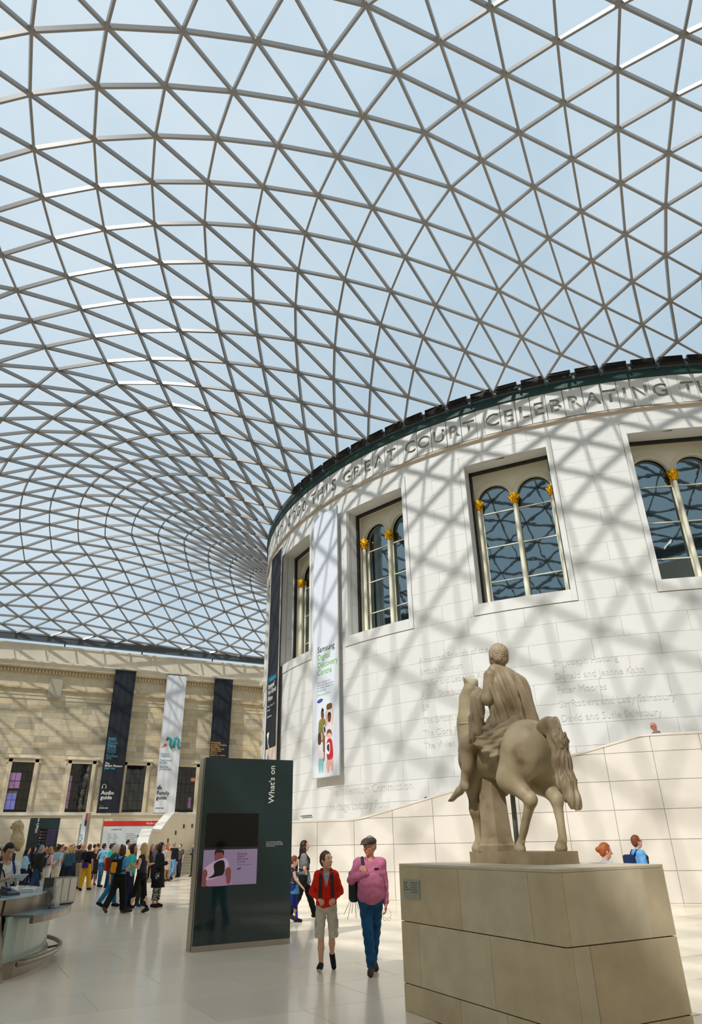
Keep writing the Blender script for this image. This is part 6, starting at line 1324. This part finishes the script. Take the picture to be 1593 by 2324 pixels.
o, J, *_ = P(224, 2014, 40, 'man in a light blue shirt with a diagonal black strap and blue jeans', h=1.76, hair=('short', 'dark'), top=('tee', (120, 186, 222)), bottom=('jeans', (46, 92, 124)), armL='hip', skin='tan', res=.024); link('bag_strap', MB().tube([tuple(J['shR'] + V3(-.04, .03, .075)), tuple(J['che'] + V3(-.155, .02, .0)), tuple(J['pel'] + V3(-.13, .16, .06))], .016, 5).mesh('bag_strap', True), fab(24, 24, 28), o)
P(208, 2010, 150, 'woman with straight red hair in a black dress', h=1.66, sex='f', hair=('long', 'red'), top=('dress', BLK_), bottom=('leggings', (150, 112, 92)), shoes=(150, 40, 34))
P(241, 2016, 60, 'bearded man in a teal shirt between the strap-wearing man and the white-haired visitor', h=1.74, hair=('short', 'dark'), top=('polo', (40, 176, 170)), bottom=('jeans', DJEAN), skin='tan')
# man in white by the desk
o, J, HP, *_ = person(ground(22, 14.4), 132, dict(h=1.75, hair=('short', 'black'), skin='olive', top=('tee', (224, 222, 224)), bottom=('trousers', (40, 42, 50)), armL='hold', armR='hold', hpitch=26, lean=.06, res=.013, legs='stand'), 'man in a white tee with navy backpack straps reading a leaflet behind the desk', Q)
face(o, HP, _[1], mat('brow_black', srgb(24, 20, 20), .7)); backpack(o, J, (36, 62, 118), size=(.09, .15, .2)); sheet(o, J['handL'] + V3(.08, -.02, .02), (226, 226, 230), (.22, .30), -.5); link('camera_strap', MB().tube([tuple(J['shR'] + V3(.0, .06, .075)), tuple(J['che'] + V3(.15, -.06, .05)), tuple(J['pel'] + V3(.16, .06, .08))], .010, 5).mesh('camera_strap', True), fab(20, 20, 22), o)
o, J, *_ = person(ground(3, 19.5), 150, dict(h=1.66, sex='f', hair=('bob', 'black'), skin='olive', top=('jacket', BLK_), bottom=('trousers', BLK_), res=.024), 'black-haired visitor in black at the left edge behind the man in white', Q)
person(ground(8, 24), 20, dict(h=1.70, hair=('short', 'grey'), top=('jacket', (44, 46, 50)), bottom=('trousers', BLK_), res=.02), 'grey-haired visitor in a dark jacket at the far left edge', Q)
# far people
o, J, *_ = P(205, 1990, 6, 'distant man in a white shirt with a navy backpack walking away', h=1.76, hair=('short', 'black'), top=('polo', (226, 228, 232)), bottom=('trousers', BLK_)); backpack(o, J, (30, 36, 60), size=(.07, .12, .16))
P(281, 1992, 70, 'tall dark-haired man in a pale shirt standing above the queue', h=1.95, hair=('short', 'black'), top=('polo', (186, 198, 216)), bottom=('jeans', JEAN), skin='olive')
P(311, 1994, 8, 'man with short brown hair and a navy polo in the back row', h=1.78, hair=('short', 'brown'), top=('polo', (28, 36, 56)), bottom=('jeans', DJEAN))
P(287, 1999, 20, 'curly brown-haired visitor behind the woman with the dark bob', h=1.70, sex='f', hair=('curly', 'brown'), top=('tee', (200, 150, 70)), bottom=('jeans', DJEAN))
P(116, 2008, -20, 'auburn-haired woman in a tan top between the striped and pale blue shirts', h=1.66, sex='f', hair=('curly', 'auburn'), top=('long', (150, 112, 76)), bottom=('trousers', BLK_))
P(119, 1999, 175, 'dark-haired man in a tan shirt facing the camera in the back row', h=1.80, hair=('curly', 'dark'), top=('long', (160, 120, 80)), bottom=('jeans', DJEAN), skin='tan')
P(145, 2000, 170, 'bald man in glasses facing the camera beyond the denim jacket', h=1.74, hair=('bald', 'grey'), top=('polo', (120, 110, 90)), bottom=('jeans', DJEAN), skin='ruddy')
P(104, 2006, 150, 'light-haired woman in grey behind the striped tee', h=1.70, sex='f', hair=('short', 'dirty'), top=('long', (150, 150, 150)), bottom=('jeans', DJEAN))
P(169, 2003, 30, 'visitor in a navy fleece beside the bald man in the brown jumper', h=1.72, hair=('short', 'black'), top=('jacket', (30, 44, 66)), bottom=('jeans', DJEAN))
P(76, 2010, 60, 'visitor in a bright blue top behind the grey-haired man', h=1.78, hair=('short', 'black'), top=('long', (70, 130, 200)), bottom=('jeans', DJEAN), skin='olive')
P(50, 2012, 80, 'woman with black hair and a royal blue top left of the grey-haired man', h=1.68, sex='f', hair=('long', 'black'), top=('long', (30, 50, 130)), bottom=('jeans', DJEAN), skin='olive')
P(64, 2008, 95, 'woman with black hair in a dark top next to the royal blue top', h=1.70, sex='f', hair=('long', 'black'), top=('long', (36, 36, 44)), bottom=('jeans', DJEAN), skin='olive')
P(437, 1990, -80, 'visitor in navy on the far steps half hidden by the kiosk edge', h=1.72, hair=('short', 'brown'), top=('long', (28, 34, 56)), bottom=('trousers', BLK_), armL='hold', armR='hold')
random.seed(21)
BACK = ['black-haired head between the bright blue top and the striped tee', 'dark-haired head just left of the light-haired woman in grey', 'black-haired head right of the man in the tan shirt', 'brown-haired head below the right edge of the far kiosk, beside the bald man', 'black-haired head right of the bald man in glasses', 'dark-haired head left of the totem sign, above the blond ponytail', 'black-haired head directly left of the navy fleece', 'brown-haired head touching the foot of the totem sign',
        'black-haired head above the bearded man in teal', 'dark-haired head above the white-haired visitor', 'black-haired head above the woman with the orange backpack', 'brown-haired head left of the navy polo', 'black-haired head right of the navy polo', 'dark-haired head above the blond woman in the navy top', 'black-haired head at the very left edge, under the lion', 'brown-haired head below the lion statue', 'black-haired head peeping behind the dark-haired man in tan', 'dark-haired head behind the red-haired woman in black']
for i, (px, py) in enumerate([(85, 1999), (93, 1996), (131, 1996), (139, 1993), (150, 1995), (156, 1992), (161, 1996), (166, 1991), (248, 2000), (259, 1998), (268, 1996), (301, 1996), (321, 1993), (330, 1995), (5, 2004), (14, 2001), (112, 1992), (212, 1997)]):
    hc = ('black', 'dark', 'black', 'brown')[i % 4]; tc_ = [(36, 38, 46), (60, 58, 60), (92, 100, 120), (120, 60, 60)][(i * 3) % 4]
    person(at(px, py), random.uniform(-60, 200), dict(h=(1.66, 1.72, 1.78)[i % 3], hair=('short', hc), top=(('tee', 'jacket')[i % 2], tc_), bottom=('jeans', DJEAN), res=.030, legs='ease', skin=('olive', 'fair', 'tan')[i % 3]), BACK[i], Q)

bpy.data.scenes.remove(TMP)
